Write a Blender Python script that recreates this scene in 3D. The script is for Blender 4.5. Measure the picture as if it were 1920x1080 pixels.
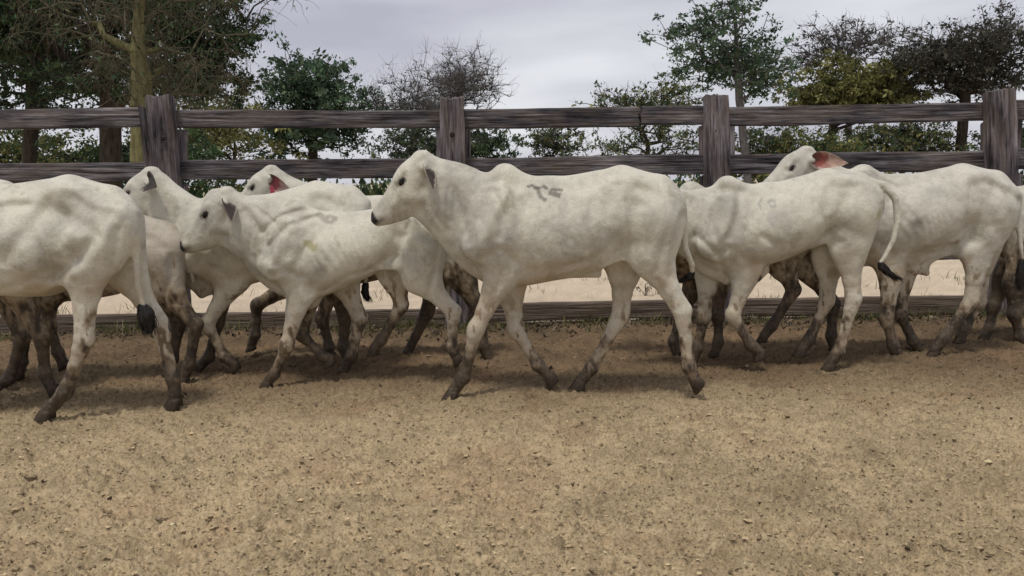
import bpy, math, time
import numpy as np
from mathutils import Vector, Matrix
T0 = time.time()
rng = np.random.default_rng(11)
scene = bpy.context.scene
for o in list(bpy.data.objects):
    bpy.data.objects.remove(o)

# ------------------------------------------------------------------ camera
F = 1450.0; CAM_H = 1.10; PITCH = math.atan(200 / F); ROLL = -0.0126
fw = Vector((0, math.cos(PITCH), -math.sin(PITCH)))
rt = Vector((1, 0, 0)); up = rt.cross(fw)
rt2 = rt * math.cos(ROLL) + up * math.sin(ROLL)
up2 = up * math.cos(ROLL) - rt * math.sin(ROLL)
cam = bpy.data.cameras.new('camera'); camo = bpy.data.objects.new('camera', cam)
scene.collection.objects.link(camo)
camo.matrix_world = Matrix(((rt2.x, up2.x, -fw.x, 0), (rt2.y, up2.y, -fw.y, 0), (rt2.z, up2.z, -fw.z, CAM_H), (0, 0, 0, 1)))
cam.sensor_width = 36; cam.lens = F / 1920 * 36; cam.clip_end = 1000; cam.clip_start = 0.05
scene.camera = camo

# ------------------------------------------------------------------ light
SUN_EL, SUN_AZ = 70, 212           # azimuth clockwise from +Y (north): sun behind and left of the camera
world = bpy.data.worlds.new('World'); scene.world = world; world.use_nodes = True
nt = world.node_tree; nt.nodes.clear()
def wn(t, **k):
    n = nt.nodes.new(t)
    for a, b in k.items(): setattr(n, a, b)
    return n
wo = wn('ShaderNodeOutputWorld'); mixs = wn('ShaderNodeMixShader')
sky = wn('ShaderNodeTexSky', sky_type='NISHITA', sun_disc=False, sun_elevation=math.radians(SUN_EL), sun_rotation=math.radians(SUN_AZ))
bg1 = wn('ShaderNodeBackground'); bg1.inputs[1].default_value = 0.10
bg2 = wn('ShaderNodeBackground'); bg2.inputs[1].default_value = 0.72
tc = wn('ShaderNodeTexCoord'); mp = wn('ShaderNodeMapping')
mp.inputs['Scale'].default_value = (1.3, 1.3, 6.0); mp.inputs['Rotation'].default_value = (0.05, 0.14, 0.3)
nz = wn('ShaderNodeTexNoise'); nz.inputs['Scale'].default_value = 1.6; nz.inputs['Detail'].default_value = 5; nz.inputs['Roughness'].default_value = 0.45
rp = wn('ShaderNodeValToRGB'); rp.color_ramp.elements[0].position = 0.36; rp.color_ramp.elements[0].color = (0.47, 0.462, 0.54, 1)
rp.color_ramp.elements[1].position = 0.64; rp.color_ramp.elements[1].color = (0.78, 0.785, 0.82, 1)
L = nt.links.new
L(tc.outputs['Generated'], mp.inputs[0]); L(mp.outputs[0], nz.inputs['Vector']); L(nz.outputs[0], rp.inputs[0])
L(rp.outputs[0], bg2.inputs[0]); L(sky.outputs[0], bg1.inputs[0])
mixs.inputs[0].default_value = 0.93
L(bg1.outputs[0], mixs.inputs[1]); L(bg2.outputs[0], mixs.inputs[2]); L(mixs.outputs[0], wo.inputs[0])
sun = bpy.data.lights.new('sun', 'SUN'); sun.energy = 1.5; sun.angle = math.radians(10); sun.color = (1, 0.95, 0.86)
suno = bpy.data.objects.new('sun', sun); scene.collection.objects.link(suno)
sd = Vector((math.sin(math.radians(SUN_AZ)) * math.cos(math.radians(SUN_EL)), math.cos(math.radians(SUN_AZ)) * math.cos(math.radians(SUN_EL)), math.sin(math.radians(SUN_EL))))
suno.rotation_euler = sd.to_track_quat('Z', 'Y').to_euler(); suno.location = (0, 0, 6)
vs = scene.view_settings; vs.view_transform = 'Standard'; vs.look = 'None'; vs.gamma = 1; vs.exposure = 0.50; vs.use_curve_mapping = False

# ------------------------------------------------------------------ helpers
def unproj(px, py, Y):
    d = rt2 * ((px - 960) / F) + up2 * (-(py - 540) / F) + fw
    k = Y / d.y
    return np.array([d.x * k, Y, CAM_H + d.z * k])
def ppm(Y): return F / (Y * math.cos(PITCH))        # pixels of the 1920 frame per metre at distance Y

def sstep(a, b, x):
    t = np.clip((x - a) / (b - a), 0, 1); return t * t * (3 - 2 * t)
def _hash(i, j, k, seed):
    n = (i * 374761393 + j * 668265263 + k * 2147483647 + seed * 1274126177) & 0xffffffff
    n = ((n ^ (n >> 13)) * 1274126177) & 0xffffffff
    n = ((n ^ (n >> 16)) * 2246822519) & 0xffffffff
    return ((n ^ (n >> 15)) & 0xffffff) / float(0xffffff)
def vnoise(x, y, z, seed=0):
    xi = np.floor(x).astype(np.int64); yi = np.floor(y).astype(np.int64); zi = np.floor(z).astype(np.int64)
    fx, fy, fz = x - xi, y - yi, z - zi
    fx = fx * fx * (3 - 2 * fx); fy = fy * fy * (3 - 2 * fy); fz = fz * fz * (3 - 2 * fz)
    r = 0
    for a in (0, 1):
        for b in (0, 1):
            for c in (0, 1):
                w = (fx if a else 1 - fx) * (fy if b else 1 - fy) * (fz if c else 1 - fz)
                r = r + w * _hash(xi + a, yi + b, zi + c, seed)
    return r * 2 - 1
def fbm(x, y, z, o=4, seed=0, g=0.5):
    r = 0; a = 1.0; f = 1.0
    for i in range(o):
        r = r + a * vnoise(x * f + i * 17.3, y * f, z * f, seed + i); a *= g; f *= 2.03
    return r

def mesh_obj(name, verts, faces, mats, parent=None, smooth=True, mat_idx=None, col=None):
    me = bpy.data.meshes.new(name)
    verts = np.asarray(verts, np.float32)
    if isinstance(faces, np.ndarray) and faces.ndim == 2:
        n, k = faces.shape
        me.vertices.add(len(verts)); me.vertices.foreach_set('co', verts.ravel())
        me.loops.add(n * k); me.polygons.add(n)
        me.loops.foreach_set('vertex_index', faces.astype(np.int32).ravel())
        me.polygons.foreach_set('loop_start', np.arange(0, n * k, k, dtype=np.int32))
        me.update(calc_edges=True)
    else:
        me.from_pydata([tuple(map(float, v)) for v in verts], [], [tuple(map(int, f)) for f in faces])
    if not isinstance(mats, (list, tuple)): mats = [mats]
    for m in mats: me.materials.append(m)
    me.polygons.foreach_set('use_smooth', np.full(len(me.polygons), smooth, bool))
    if mat_idx is not None: me.polygons.foreach_set('material_index', np.asarray(mat_idx, np.int32))
    if col is not None:
        at = me.color_attributes.new('coat', 'FLOAT_COLOR', 'POINT')
        c4 = np.ones((len(verts), 4), np.float32); c4[:, :3] = col
        at.data.foreach_set('color', c4.ravel())
    me.validate(); me.update()
    o = bpy.data.objects.new(name, me); scene.collection.objects.link(o)
    if parent: o.parent = parent
    return o
def empty(name, loc, label=None, cat=None, group=None):
    o = bpy.data.objects.new(name, None); scene.collection.objects.link(o)
    o.location = [float(v) for v in loc]; o.empty_display_size = 0.1
    tag(o, label, cat, group); return o
def tag(o, label=None, cat=None, group=None, kind=None):
    if label: o['label'] = label
    if cat: o['category'] = cat
    if group: o['group'] = group
    if kind: o['kind'] = kind
    return o

# ------------------------------------------------------------------ materials
def mat(name, rough=0.8, spec=0.3):
    m = bpy.data.materials.new(name); m.use_nodes = True
    b = m.node_tree.nodes['Principled BSDF']; b.inputs['Roughness'].default_value = rough
    b.inputs['Specular IOR Level'].default_value = spec
    return m, m.node_tree, b
def N(t, kind, **k):
    n = t.nodes.new(kind)
    for a, b in k.items():
        if a in n.inputs.keys(): n.inputs[a].default_value = b
        else: setattr(n, a, b)
    return n
def ramp(t, src, stops):
    r = t.nodes.new('ShaderNodeValToRGB'); e = r.color_ramp.elements
    while len(e) < len(stops): e.new(0.5)
    for q, (p, c) in zip(e, stops): q.position = p; q.color = (*c, 1)
    t.links.new(src, r.inputs[0]); return r.outputs[0]
def coords(t, scale=(1, 1, 1), kind='Object', rnd=False):
    c = t.nodes.new('ShaderNodeTexCoord'); m = t.nodes.new('ShaderNodeMapping'); m.inputs['Scale'].default_value = scale
    t.links.new(c.outputs[kind], m.inputs[0])
    if rnd:
        oi = t.nodes.new('ShaderNodeObjectInfo'); ml = t.nodes.new('ShaderNodeMath'); ml.operation = 'MULTIPLY'; ml.inputs[1].default_value = 37
        t.links.new(oi.outputs['Random'], ml.inputs[0]); t.links.new(ml.outputs[0], m.inputs['Location'])
    return m.outputs[0]
def noise(t, vec, scale, detail=4, rough=0.5):
    n = N(t, 'ShaderNodeTexNoise', Scale=scale, Detail=detail, Roughness=rough); t.links.new(vec, n.inputs['Vector']); return n.outputs[0]
def bump(t, b, h, strength=0.3, dist=0.01):
    n = N(t, 'ShaderNodeBump', Strength=strength, Distance=dist); t.links.new(h, n.inputs['Height']); t.links.new(n.outputs[0], b.inputs['Normal'])
def mixc(t, a, b, f, mode='MIX'):
    m = t.nodes.new('ShaderNodeMix'); m.data_type = 'RGBA'; m.blend_type = mode
    for k, v in (('A', a), ('B', b)):
        s = [i for i in m.inputs if i.name == k and i.type == 'RGBA'][0]
        if isinstance(v, tuple): s.default_value = (*v, 1)
        else: t.links.new(v, s)
    if isinstance(f, (int, float)): m.inputs[0].default_value = f
    else: t.links.new(f, m.inputs[0])
    return [o for o in m.outputs if o.type == 'RGBA'][0]

def coat_material():
    m, t, b = mat('calf_coat', 0.55, 0.35)
    a = N(t, 'ShaderNodeAttribute', attribute_name='coat')
    v = coords(t, (1, 1, 1))
    n1 = noise(t, v, 150, 3, 0.7)
    r = ramp(t, n1, [(0.3, (0.80, 0.79, 0.77)), (0.7, (1.08, 1.08, 1.08))])
    t.links.new(mixc(t, a.outputs['Color'], r, 1.0, 'MULTIPLY'), b.inputs['Base Color'])
    n2 = noise(t, coords(t, (60, 60, 25)), 4, 4, 0.6)
    n3 = noise(t, v, 28, 3, 0.5)
    ad = N(t, 'ShaderNodeMath', operation='MULTIPLY_ADD'); t.links.new(n3, ad.inputs[0]); ad.inputs[1].default_value = 1.6; t.links.new(n2, ad.inputs[2])
    bump(t, b, ad.outputs[0], 0.45, 0.006)
    b.inputs['Sheen Weight'].default_value = 0.04; b.inputs['Sheen Roughness'].default_value = 0.5
    return m
M_COAT = coat_material()
def simple(name, c1, c2, rough=0.8, scale=20, spec=0.3, bmp=0.2):
    m, t, b = mat(name, rough, spec); v = coords(t)
    n = noise(t, v, scale, 4, 0.6)
    t.links.new(ramp(t, n, [(0.35, c1), (0.65, c2)]), b.inputs['Base Color'])
    if bmp: bump(t, b, n, bmp, 0.004)
    return m
M_EYE = simple('eye_black', (0.003, 0.0025, 0.002), (0.006, 0.005, 0.004), 0.22, 30, 0.35, 0)
M_HOOF = simple('hoof_horn', (0.028, 0.019, 0.012), (0.075, 0.052, 0.032), 0.7, 25)
M_TUFT = simple('tail_hair', (0.006, 0.005, 0.005), (0.02, 0.017, 0.015), 0.6, 60)
EARD = ((.018, .011, .008), (.034, .020, .015), (.36, .31, .25)); EARP = ((.30, .06, .07), (.45, .33, .28), (.55, .48, .42)); EARR = ((.24, .05, .035), (.38, .25, .20), (.50, .42, .36))
M_TAGY = simple('tag_yellow', (0.55, 0.42, 0.12), (0.60, 0.47, 0.15), 0.45, 30)
M_TAGR = simple('tag_red', (0.30, 0.035, 0.06), (0.38, 0.06, 0.085), 0.45, 30)

# ------------------------------------------------------------------ implicit-surface modelling of the calves
class Grid:
    def __init__(s, lo, hi, h):
        s.h = h; s.lo = np.array(lo, np.float64)
        n = np.ceil((np.array(hi) - s.lo) / h).astype(int) + 1
        s.ax = [(s.lo[i] + h * np.arange(n[i])).astype(np.float32) for i in range(3)]
        s.F = np.full(n, 1.0, np.float32)
    def sub(s, lo, hi):
        sl = []
        for i in range(3):
            a = int(max(0, math.floor((lo[i] - s.lo[i]) / s.h))); b = int(min(len(s.ax[i]), math.ceil((hi[i] - s.lo[i]) / s.h) + 1))
            if b <= a: return None, None
            sl.append(slice(a, b))
        X = s.ax[0][sl[0]][:, None, None]; Y = s.ax[1][sl[1]][None, :, None]; Z = s.ax[2][sl[2]][None, None, :]
        return tuple(sl), (X, Y, Z)
    def add(s, sl, d, k):
        a = s.F[sl]; h = np.maximum(k - np.abs(a - d), 0) / k
        s.F[sl] = np.minimum(a, d) - h * h * k * 0.25
    def cut(s, sl, d, k):
        a = s.F[sl]; d = -d; h = np.maximum(k - np.abs(a - d), 0) / k
        s.F[sl] = np.maximum(a, d) + h * h * k * 0.25
    def cap(s, p, q, r0, r1, sy=1.0, k=0.03, cut=False):
        p = np.asarray(p, float); q = np.asarray(q, float); m = max(r0, r1) + k + 0.01 + s.pad
        my = max(r0, r1) * sy + k + 0.01 + s.pad
        lo = np.minimum(p, q) - m; hi = np.maximum(p, q) + m
        lo[1] = min(p[1], q[1]) - my; hi[1] = max(p[1], q[1]) + my
        sl, g = s.sub(lo, hi)
        if sl is None: return
        X, Y, Z = g; b = q - p; L2 = max(b[0] ** 2 + b[2] ** 2 + b[1] ** 2, 1e-9)
        t = np.clip(((X - p[0]) * b[0] + (Y - p[1]) * b[1] + (Z - p[2]) * b[2]) / L2, 0, 1).astype(np.float32)
        dx = X - p[0] - t * b[0]; dy = (Y - p[1] - t * b[1]) / sy; dz = Z - p[2] - t * b[2]
        d = np.sqrt(dx * dx + dy * dy + dz * dz) - (r0 + (r1 - r0) * t)
        (s.cut if cut else s.add)(sl, d.astype(np.float32), k)
    def limb(s, nodes, sy=1.0, k=0.03, ki=0.006, extra=()):
        A = [(nodes[i][0], nodes[i + 1][0], nodes[i][1], nodes[i + 1][1], sy if not isinstance(sy, (list, tuple)) else sy[i]) for i in range(len(nodes) - 1)] + list(extra)
        pp = np.array([a[0] for a in A] + [a[1] for a in A]); mr = max(max(a[2], a[3]) for a in A) + k + .01
        sl, g = s.sub(pp.min(0) - mr, pp.max(0) + mr)
        if sl is None: return
        T = Grid.__new__(Grid); T.h = s.h; T.lo = np.array([s.ax[i][sl[i].start] for i in range(3)], float)
        T.ax = [s.ax[i][sl[i]] for i in range(3)]; T.F = np.full([len(a) for a in T.ax], 1.0, np.float32)
        T.pad = k
        for p, q, r0, r1, s_ in A: T.cap(p, q, r0, r1, s_, ki)
        s.add(sl, T.F, k)
    pad = 0.0
    def chain(s, nodes, sy=1.0, k=0.03):
        for i in range(len(nodes) - 1):
            (p, r0), (q, r1) = nodes[i], nodes[i + 1]
            ss = sy if not isinstance(sy, (list, tuple)) else sy[i]
            s.cap(p, q, r0, r1, ss, k)
    def ell(s, c, r, k=0.03, R=None, cut=False):
        c = np.asarray(c, float); r = np.asarray(r, float); m = max(r) + k + 0.01
        sl, g = s.sub(c - m, c + m)
        if sl is None: return
        X, Y, Z = g; dx, dy, dz = X - c[0], Y - c[1], Z - c[2]
        if R is not None:
            dx, dy, dz = (R[0][0] * dx + R[0][1] * dy + R[0][2] * dz, R[1][0] * dx + R[1][1] * dy + R[1][2] * dz, R[2][0] * dx + R[2][1] * dy + R[2][2] * dz)
        f = np.sqrt((dx / r[0]) ** 2 + (dy / r[1]) ** 2 + (dz / r[2]) ** 2)
        d = (f - 1) * min(r)
        (s.cut if cut else s.add)(sl, d.astype(np.float32), k)
    def nets(s):
        V = s.F; nx, ny, nz_ = V.shape
        ins = V < 0
        c = [ins[a:nx - 1 + a, b:ny - 1 + b, d:nz_ - 1 + d] for a in (0, 1) for b in (0, 1) for d in (0, 1)]
        al = c[0].copy(); an = c[0].copy()
        for q in c[1:]: al &= q; an |= q
        I = np.argwhere(an & ~al)
        offs = np.array([(a, b, d) for a in (0, 1) for b in (0, 1) for d in (0, 1)])
        vals = np.stack([V[I[:, 0] + o[0], I[:, 1] + o[1], I[:, 2] + o[2]] for o in offs], 1)
        acc = np.zeros((len(I), 3)); cnt = np.zeros(len(I))
        for a in range(8):
            for b in range(a + 1, 8):
                if np.abs(offs[a] - offs[b]).sum() != 1: continue
                fa, fb = vals[:, a], vals[:, b]; mk = (fa < 0) != (fb < 0)
                t = np.where(mk, fa / np.where(mk, fa - fb, 1), 0)
                acc += np.where(mk[:, None], offs[a] + (offs[b] - offs[a]) * t[:, None], 0); cnt += mk
        P = s.lo + (I + acc / cnt[:, None]) * s.h
        idx = np.full((nx - 1, ny - 1, nz_ - 1), -1, np.int64); idx[I[:, 0], I[:, 1], I[:, 2]] = np.arange(len(I))
        Q = []
        for ax in range(3):
            A = [slice(None)] * 3; B = [slice(None)] * 3
            A[ax] = slice(0, -1); B[ax] = slice(1, None)
            ia, ib = ins[tuple(A)], ins[tuple(B)]
            E = np.argwhere(ia != ib)
            o1, o2 = [(1, 2), (2, 0), (0, 1)][ax]
            ok = (E[:, o1] > 0) & (E[:, o2] > 0) & (E[:, o1] < V.shape[o1] - 1) & (E[:, o2] < V.shape[o2] - 1); E = E[ok]
            def g(d1, d2):
                e = E.copy(); e[:, o1] += d1; e[:, o2] += d2; return idx[e[:, 0], e[:, 1], e[:, 2]]
            q = np.stack([g(-1, -1), g(0, -1), g(0, 0), g(-1, 0)], 1)
            flip = ~ia[E[:, 0], E[:, 1], E[:, 2]]
            q[flip] = q[flip][:, ::-1]
            Q.append(q)
        return P, np.concatenate(Q)
    def val(s, p):
        q = (np.asarray(p) - s.lo) / s.h; i = np.clip(np.floor(q).astype(int), 0, np.array(s.F.shape) - 2); f = q - i; r = 0
        for a in (0, 1):
            for b in (0, 1):
                for c in (0, 1):
                    r += (f[0] if a else 1 - f[0]) * (f[1] if b else 1 - f[1]) * (f[2] if c else 1 - f[2]) * s.F[i[0] + a, i[1] + b, i[2] + c]
        return r

# torso template, pixels of the photograph's central calf: x, top, bottom, half width
TORSO = [(868, 385, 440, 18), (880, 352, 480, 40), (900, 348, 512, 54), (925, 343, 530, 60), (945, 338, 537, 62), (985, 341, 536, 66),
         (1030, 343, 527, 69), (1080, 337, 519, 72), (1125, 326, 508, 69), (1165, 320, 479, 61), (1200, 323, 468, 58), (1235, 336, 468, 54),
         (1262, 354, 462, 42), (1276, 375, 440, 26), (1284, 405, 425, 10)]
def smooth1(xs, ys, xq, sg):
    y = np.interp(xq, xs, ys); h = xq[1] - xq[0]; n = int(3 * sg / h)
    ker = np.exp(-0.5 * (np.arange(-n, n + 1) * h / sg) ** 2); ker /= ker.sum()
    yp = np.concatenate([np.full(n, y[0]), y, np.full(n, y[-1])]); return np.convolve(yp, ker, 'valid')
HEADP = [(-.10, .02, -.06, .05), (-.04, .065, -.14, .125), (.08, .125, -.30, .175), (.25, .16, -.41, .20), (.38, .143, -.43, .195), (.5, .110, -.415, .17),
         (.6, .095, -.385, .145), (.73, .080, -.335, .120), (.85, .078, -.255, .108), (.93, .075, -.20, .112), (.98, .055, -.16, .098), (1.02, 0.0, -.10, .05)]

def hoof_mesh(name, c, ang, s, parent, side):
    """two claws; c = coronet point, ang = rotation in the x-z plane (0 = planted, toe to -x)"""
    V = []; Fc = []
    for cl in (-1, 1):
        rings = []
        for (hh, fx, lx, ly) in [(0.008, 0.002, .027, .0135), (-.004, -.002, .031, .0165), (-.022, -.007, .036, .018), (-.040, -.013, .0415, .0195), (-.047, -.015, .040, .0185)]:
            ring = []
            for i in range(16):
                a = 2 * math.pi * i / 16; ca, sa = math.cos(a), math.sin(a)
                x = -ca * lx * (1.18 if ca > 0 else .82) + fx; y = sa * ly
                if ca > 0: y *= 1 - .55 * ca * ca; y -= cl * .006 * ca * ca
                y += cl * (ly + .0015)
                z = hh + (-.0 if ca < 0 else 0.0)
                ring.append((x, y, z))
            rings.append(ring)
        base = len(V)
        for r in rings: V += r
        for j in range(len(rings) - 1):
            for i in range(16):
                a0 = base + j * 16 + i; a1 = base + j * 16 + (i + 1) % 16
                Fc.append((a0, a1, a1 + 16, a0 + 16))
        Fc.append(tuple(base + i for i in range(16))[::-1]); Fc.append(tuple(base + (len(rings) - 1) * 16 + i for i in range(16)))
        # dewclaw behind the pastern
        b = len(V)
        for i in range(6):
            a = 2 * math.pi * i / 6; V.append((.034 + .008 * math.cos(a), cl * .015 + .008 * math.sin(a), .026))
        V.append((.045, cl * .017, .008))
        for i in range(6): Fc.append((b + i, b + (i + 1) % 6, b + 6))
        Fc.append(tuple(b + i for i in range(6)))
    V = np.array(V) * s * 1.06; ca, sa = math.cos(ang), math.sin(ang)
    W = V.copy(); W[:, 0] = ca * V[:, 0] - sa * V[:, 2]; W[:, 2] = sa * V[:, 0] + ca * V[:, 2]
    o = mesh_obj(name, W, Fc, M_HOOF, parent); o.location = [float(q) for q in c]
    return o

def ear_mesh(root, d, opn, Le, W, parent, inner, outer_col):
    d = d / np.linalg.norm(d); opn = opn - d * np.dot(opn, d); opn /= np.linalg.norm(opn); sd_ = np.cross(d, opn)
    nu, nv = 16, 11; V = []
    for layer in (0, 1):
        for i in range(nu):
            u = i / (nu - 1); w = W * (math.sin(math.pi * min(1, .13 + u ** .8 * .86)) ** .8) ; w = max(w, W * .04)
            for j in range(nv):
                v = -1 + 2 * j / (nv - 1); th = 1.25 - .55 * u
                p = d * Le * (u - .03 * v * v) + sd_ * w * math.sin(v * th) / math.sin(1.25) + opn * w * (1 - math.cos(v * th)) * .9
                p = p + np.array([0, 0, -.10 * Le * u * u])
                if layer: p = p + opn * .004 * (1 - abs(v)) + d * .002 * (1 - u)
                V.append(p)
    Fc = []; mi = []
    for layer in (0, 1):
        o = layer * nu * nv
        for i in range(nu - 1):
            for j in range(nv - 1):
                q = (o + i * nv + j, o + i * nv + j + 1, o + (i + 1) * nv + j + 1, o + (i + 1) * nv + j)
                Fc.append(q if layer else q[::-1]); mi.append(1 if layer and 0 < j < nv - 2 else 0)
    V = np.array(V); cl_ = np.tile(outer_col, (len(V), 1)); k_ = nu * nv
    U_ = np.repeat(np.arange(nu) / (nu - 1), nv); W_ = np.abs(np.tile(np.linspace(-1, 1, nv), nu)); nn_ = fbm(V[k_:, 0] * 60, V[k_:, 1] * 60, V[k_:, 2] * 60, 2, 5)
    deep, mid_, rim = inner
    g1 = sstep(.22, .60, U_ + .12 * nn_)[:, None]; g2 = sstep(.70, .98, W_ + .1 * nn_)[:, None]; g0 = (1 - sstep(.05, .28, U_ + .1 * nn_))[:, None]
    ci = np.array(deep) * (1 - g1) + np.array(mid_) * g1; ci = ci * (1 - g2) + np.array(rim) * g2; ci = ci * (1 - .8 * g0) + np.array((.05, .03, .022)) * .8 * g0
    cl_[k_:] = np.clip(ci * (1 + .3 * nn_[:, None]), .005, .8)
    o = mesh_obj('ear', V, Fc, M_COAT, parent, col=cl_)
    o.location = [float(q) for q in root]; return o

def tuft_mesh(pts, r, parent):
    """brush of black hair along a short path"""
    V = []; Fc = []; pts = np.array(pts)
    P = lambda t: np.array([np.interp(t, np.linspace(0, 1, len(pts)), pts[:, i]) for i in range(3)])
    nr, ns = 14, 10
    for i in range(nr):
        t = i / (nr - 1); c = P(t); w = r * math.sin(math.pi * min(1, .14 + t * .80)) ** .7
        for j in range(ns):
            a = 2 * math.pi * j / ns; w2 = w * (1 + .25 * rng.random())
            V.append(c + np.array([math.cos(a) * w2, math.sin(a) * w2 * .8, 0.1 * w * rng.normal()]))
    for i in range(nr - 1):
        for j in range(ns):
            Fc.append((i * ns + j, i * ns + (j + 1) % ns, (i + 1) * ns + (j + 1) % ns, (i + 1) * ns + j))
    for h in range(170):
        a = rng.random() * 6.283; t0 = rng.random() * .75; c = P(t0); o = np.array([math.cos(a), math.sin(a) * .8, 0]) * r * (.5 + .5 * rng.random())
        t1 = min(1, t0 + .25 + .3 * rng.random()); e = P(t1) + o * (1.25 if rng.random() < .25 else .9) + rng.normal(0, .15, 3) * r; e[2] -= r * .8 * rng.random()
        s = np.cross(e - c, rng.normal(0, 1, 3)); s = s / (np.linalg.norm(s) + 1e-9) * .0016
        b = len(V); m = (c + o + e) / 2 + o * .2
        V += [c + o - s, c + o + s, m + s, m - s, e]
        Fc += [(b, b + 1, b + 2, b + 3), (b + 3, b + 2, b + 4)]
    return mesh_obj('tail_tuft', V, Fc, M_TUFT, parent)

FOLDS = [([(985, 375), (974, 430), (972, 480), (990, 512)], 13, -.009), ([(925, 345), (905, 390), (886, 440), (884, 485)], 12, -.007),
         ([(955, 350), (932, 400), (908, 455)], 11, .007), ([(905, 480), (935, 462), (962, 488)], 9, -.006), ([(1160, 480), (1168, 430), (1186, 385)], 15, -.009),
         ([(1190, 350), (1225, 368), (1256, 384)], 12, -.006), ([(1268, 400), (1262, 450), (1248, 515)], 8, -.007), ([(1165, 476), (1120, 505), (1075, 512)], 8, -.005),
         ([(1200, 400), (1190, 440), (1196, 480)], 12, .006), ([(1010, 505), (1060, 498), (1120, 488)], 9, -.004), ([(940, 500), (930, 545)], 8, -.005), ([(1225, 520), (1245, 560)], 6, -.005)]
HUMP = (943, 313); TAILH = (1270, 365)
REPORT = []
CALF_N = [0]
def make_calf(c):
    t0 = time.time()
    Y = c['Y']; S = c.get('S', 1.0); ky = c.get('ky', S); hx, hy = c['hump']; tx, ty = c['tail0']
    kx = (tx - hx) / (TAILH[0] - HUMP[0]); shear = ((ty - hy) - (TAILH[1] - HUMP[1]) * ky) / (TAILH[0] - HUMP[0])
    T = lambda x, y: (hx + (x - HUMP[0]) * kx, hy + (y - HUMP[1]) * ky + shear * (x - HUMP[0]))
    m = 1 / ppm(Y); sc = m * S                       # metres per pixel; template pixel -> metres
    LAT = c.get('lat', 1.0)
    def U(x, y, dy=0.0): return unproj(x, y, Y + dy)
    def U0(x, y, dy=0.0):                              # body points: placed in the calf's middle plane, then moved sideways
        p = unproj(x, y, Y); p[1] += dy; return p
    # legs first (they set the box)
    legs = []
    for L_ in c['legs']:
        kind, side, pts, planted, toe = L_['k'], L_['s'], L_['p'], L_.get('g', True), L_.get('toe')
        n0 = len(pts); offs = {'h': [.055, .085, .095, .09, .088], 'f': [.085, .075, .078, .074, .072]}[kind]
        P3 = [U(x, y, side * offs[i] * S * LAT * 0.95) for i, (x, y) in enumerate(pts)]
        root3, el3, kn3, fe3, co3 = P3
        if planted:
            tgt = 0.047 * S * 1.06 * 0.98 + .002; dz = tgt - co3[2]
            REPORT.append('%s %s%+d dz %.3f' % (c['name2'], kind, side, dz))
            for i, w in enumerate((0, .1, .45, .9, 1)): P3[i] = P3[i] + np.array([0, 0, dz * w])
            root3, el3, kn3, fe3, co3 = P3
        legs.append((kind, side, P3, planted, toe))
    allp = [p for l in legs for p in l[2]]
    tk = c.get('tuck', 0)
    TOR = [(a_, b_, d_ - (tk / ky) * float(sstep(960, 1170, np.array(a_))) * (1 - float(sstep(1215, 1262, np.array(a_)))), e_) for a_, b_, d_, e_ in TORSO]
    torso_px = [T(a, b) for a, b, _, _ in TORSO] + [T(a, d) for a, _, d, _ in TORSO]
    pts = allp + [U0(*q) for q in torso_px]
    has_head = 'head' in c
    if has_head:
        poll = U0(*c['head'][0]); muz = U0(*c['head'][1]); Lh = np.linalg.norm(muz - poll)
        yaw = math.radians(c.get('yaw', 0))
        a = (muz - poll) / Lh; a = np.array([a[0] * math.cos(yaw), -abs(a[0]) * math.sin(yaw), a[2]]); a /= np.linalg.norm(a)
        Lh = Lh / max(.5, math.cos(yaw)) ** .5
        bb = np.array([0, 1, 0]) - a * a[1]; bb /= np.linalg.norm(bb); nn = np.cross(a, bb)
        if nn[2] < 0: nn = -nn
        pts += [poll, muz, poll + a * Lh * 1.05, poll + nn * .15 * Lh, poll - nn * .3 * Lh]
    tailp = [U0(x, y, dy) for x, y, dy in c.get('tailpath', [])]
    pts += tailp
    pts = np.array(pts); lo = pts.min(0) - .06; hi = pts.max(0) + .06
    lo[1] = min(lo[1], Y - .27 * S); hi[1] = max(hi[1], Y + .27 * S); lo[0] -= .05; hi[0] += .05; lo[2] = -.02
    x_clip = c.get('xclip')
    G = Grid(lo, hi, c.get('h', .0075) * 1.18)
    # torso loft
    w3 = [U0(*T(a_, b_)) for a_, b_, _, _ in TORSO]; w4 = [U0(*T(a_, d_)) for a_, _, d_, _ in TOR]
    xs = np.array([p[0] for p in w3]); tops = np.array([p[2] for p in w3]); bots = np.array([p[2] for p in w4]); hws = np.array([q[3] for q in TORSO]) * sc * c.get('fat', 1.0)
    sl, g = G.sub((xs[0] - .05, Y - .30, bots.min() - .08), (xs[-1] + .05, Y + .30, tops.max() + .08))
    X, YY, Z = g; xq = X[:, 0, 0]; sg = 11 * sc
    top = smooth1(xs, tops, xq, sg); bot = smooth1(xs, bots, xq, sg); hw = smooth1(xs, hws, xq, sg)
    if c.get('ribs'):
        xr0 = U0(*T(985, 400))[0]; xr1 = U0(*T(1120, 400))[0]
    top = top[:, None, None]; bot = bot[:, None, None]; hw = np.maximum(hw, .004)[:, None, None]
    zc = (top * .5 + bot * .5); hz = np.maximum((top - bot) * .5, .004); t = (Z - zc) / hz
    u_ = (xq - xs[0]) / (xs[-1] - xs[0]); u_ = u_[:, None, None]
    # narrow spine ridge, widest a bit below the middle, keel at the brisket
    prof = 1 - .30 * np.clip(t, 0, 1.2) ** 1.6 - (.35 - .25 * sstep(.1, .45, u_)) * np.clip(-t, 0, 1.2) ** 2
    prof = np.maximum(prof, .3); q = np.abs(YY - Y) / (hw * prof)
    f = (q ** 2.2 + np.abs(t) ** 2.2) ** (1 / 2.2)
    d = (f - 1) * np.minimum(hw, hz)
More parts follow.
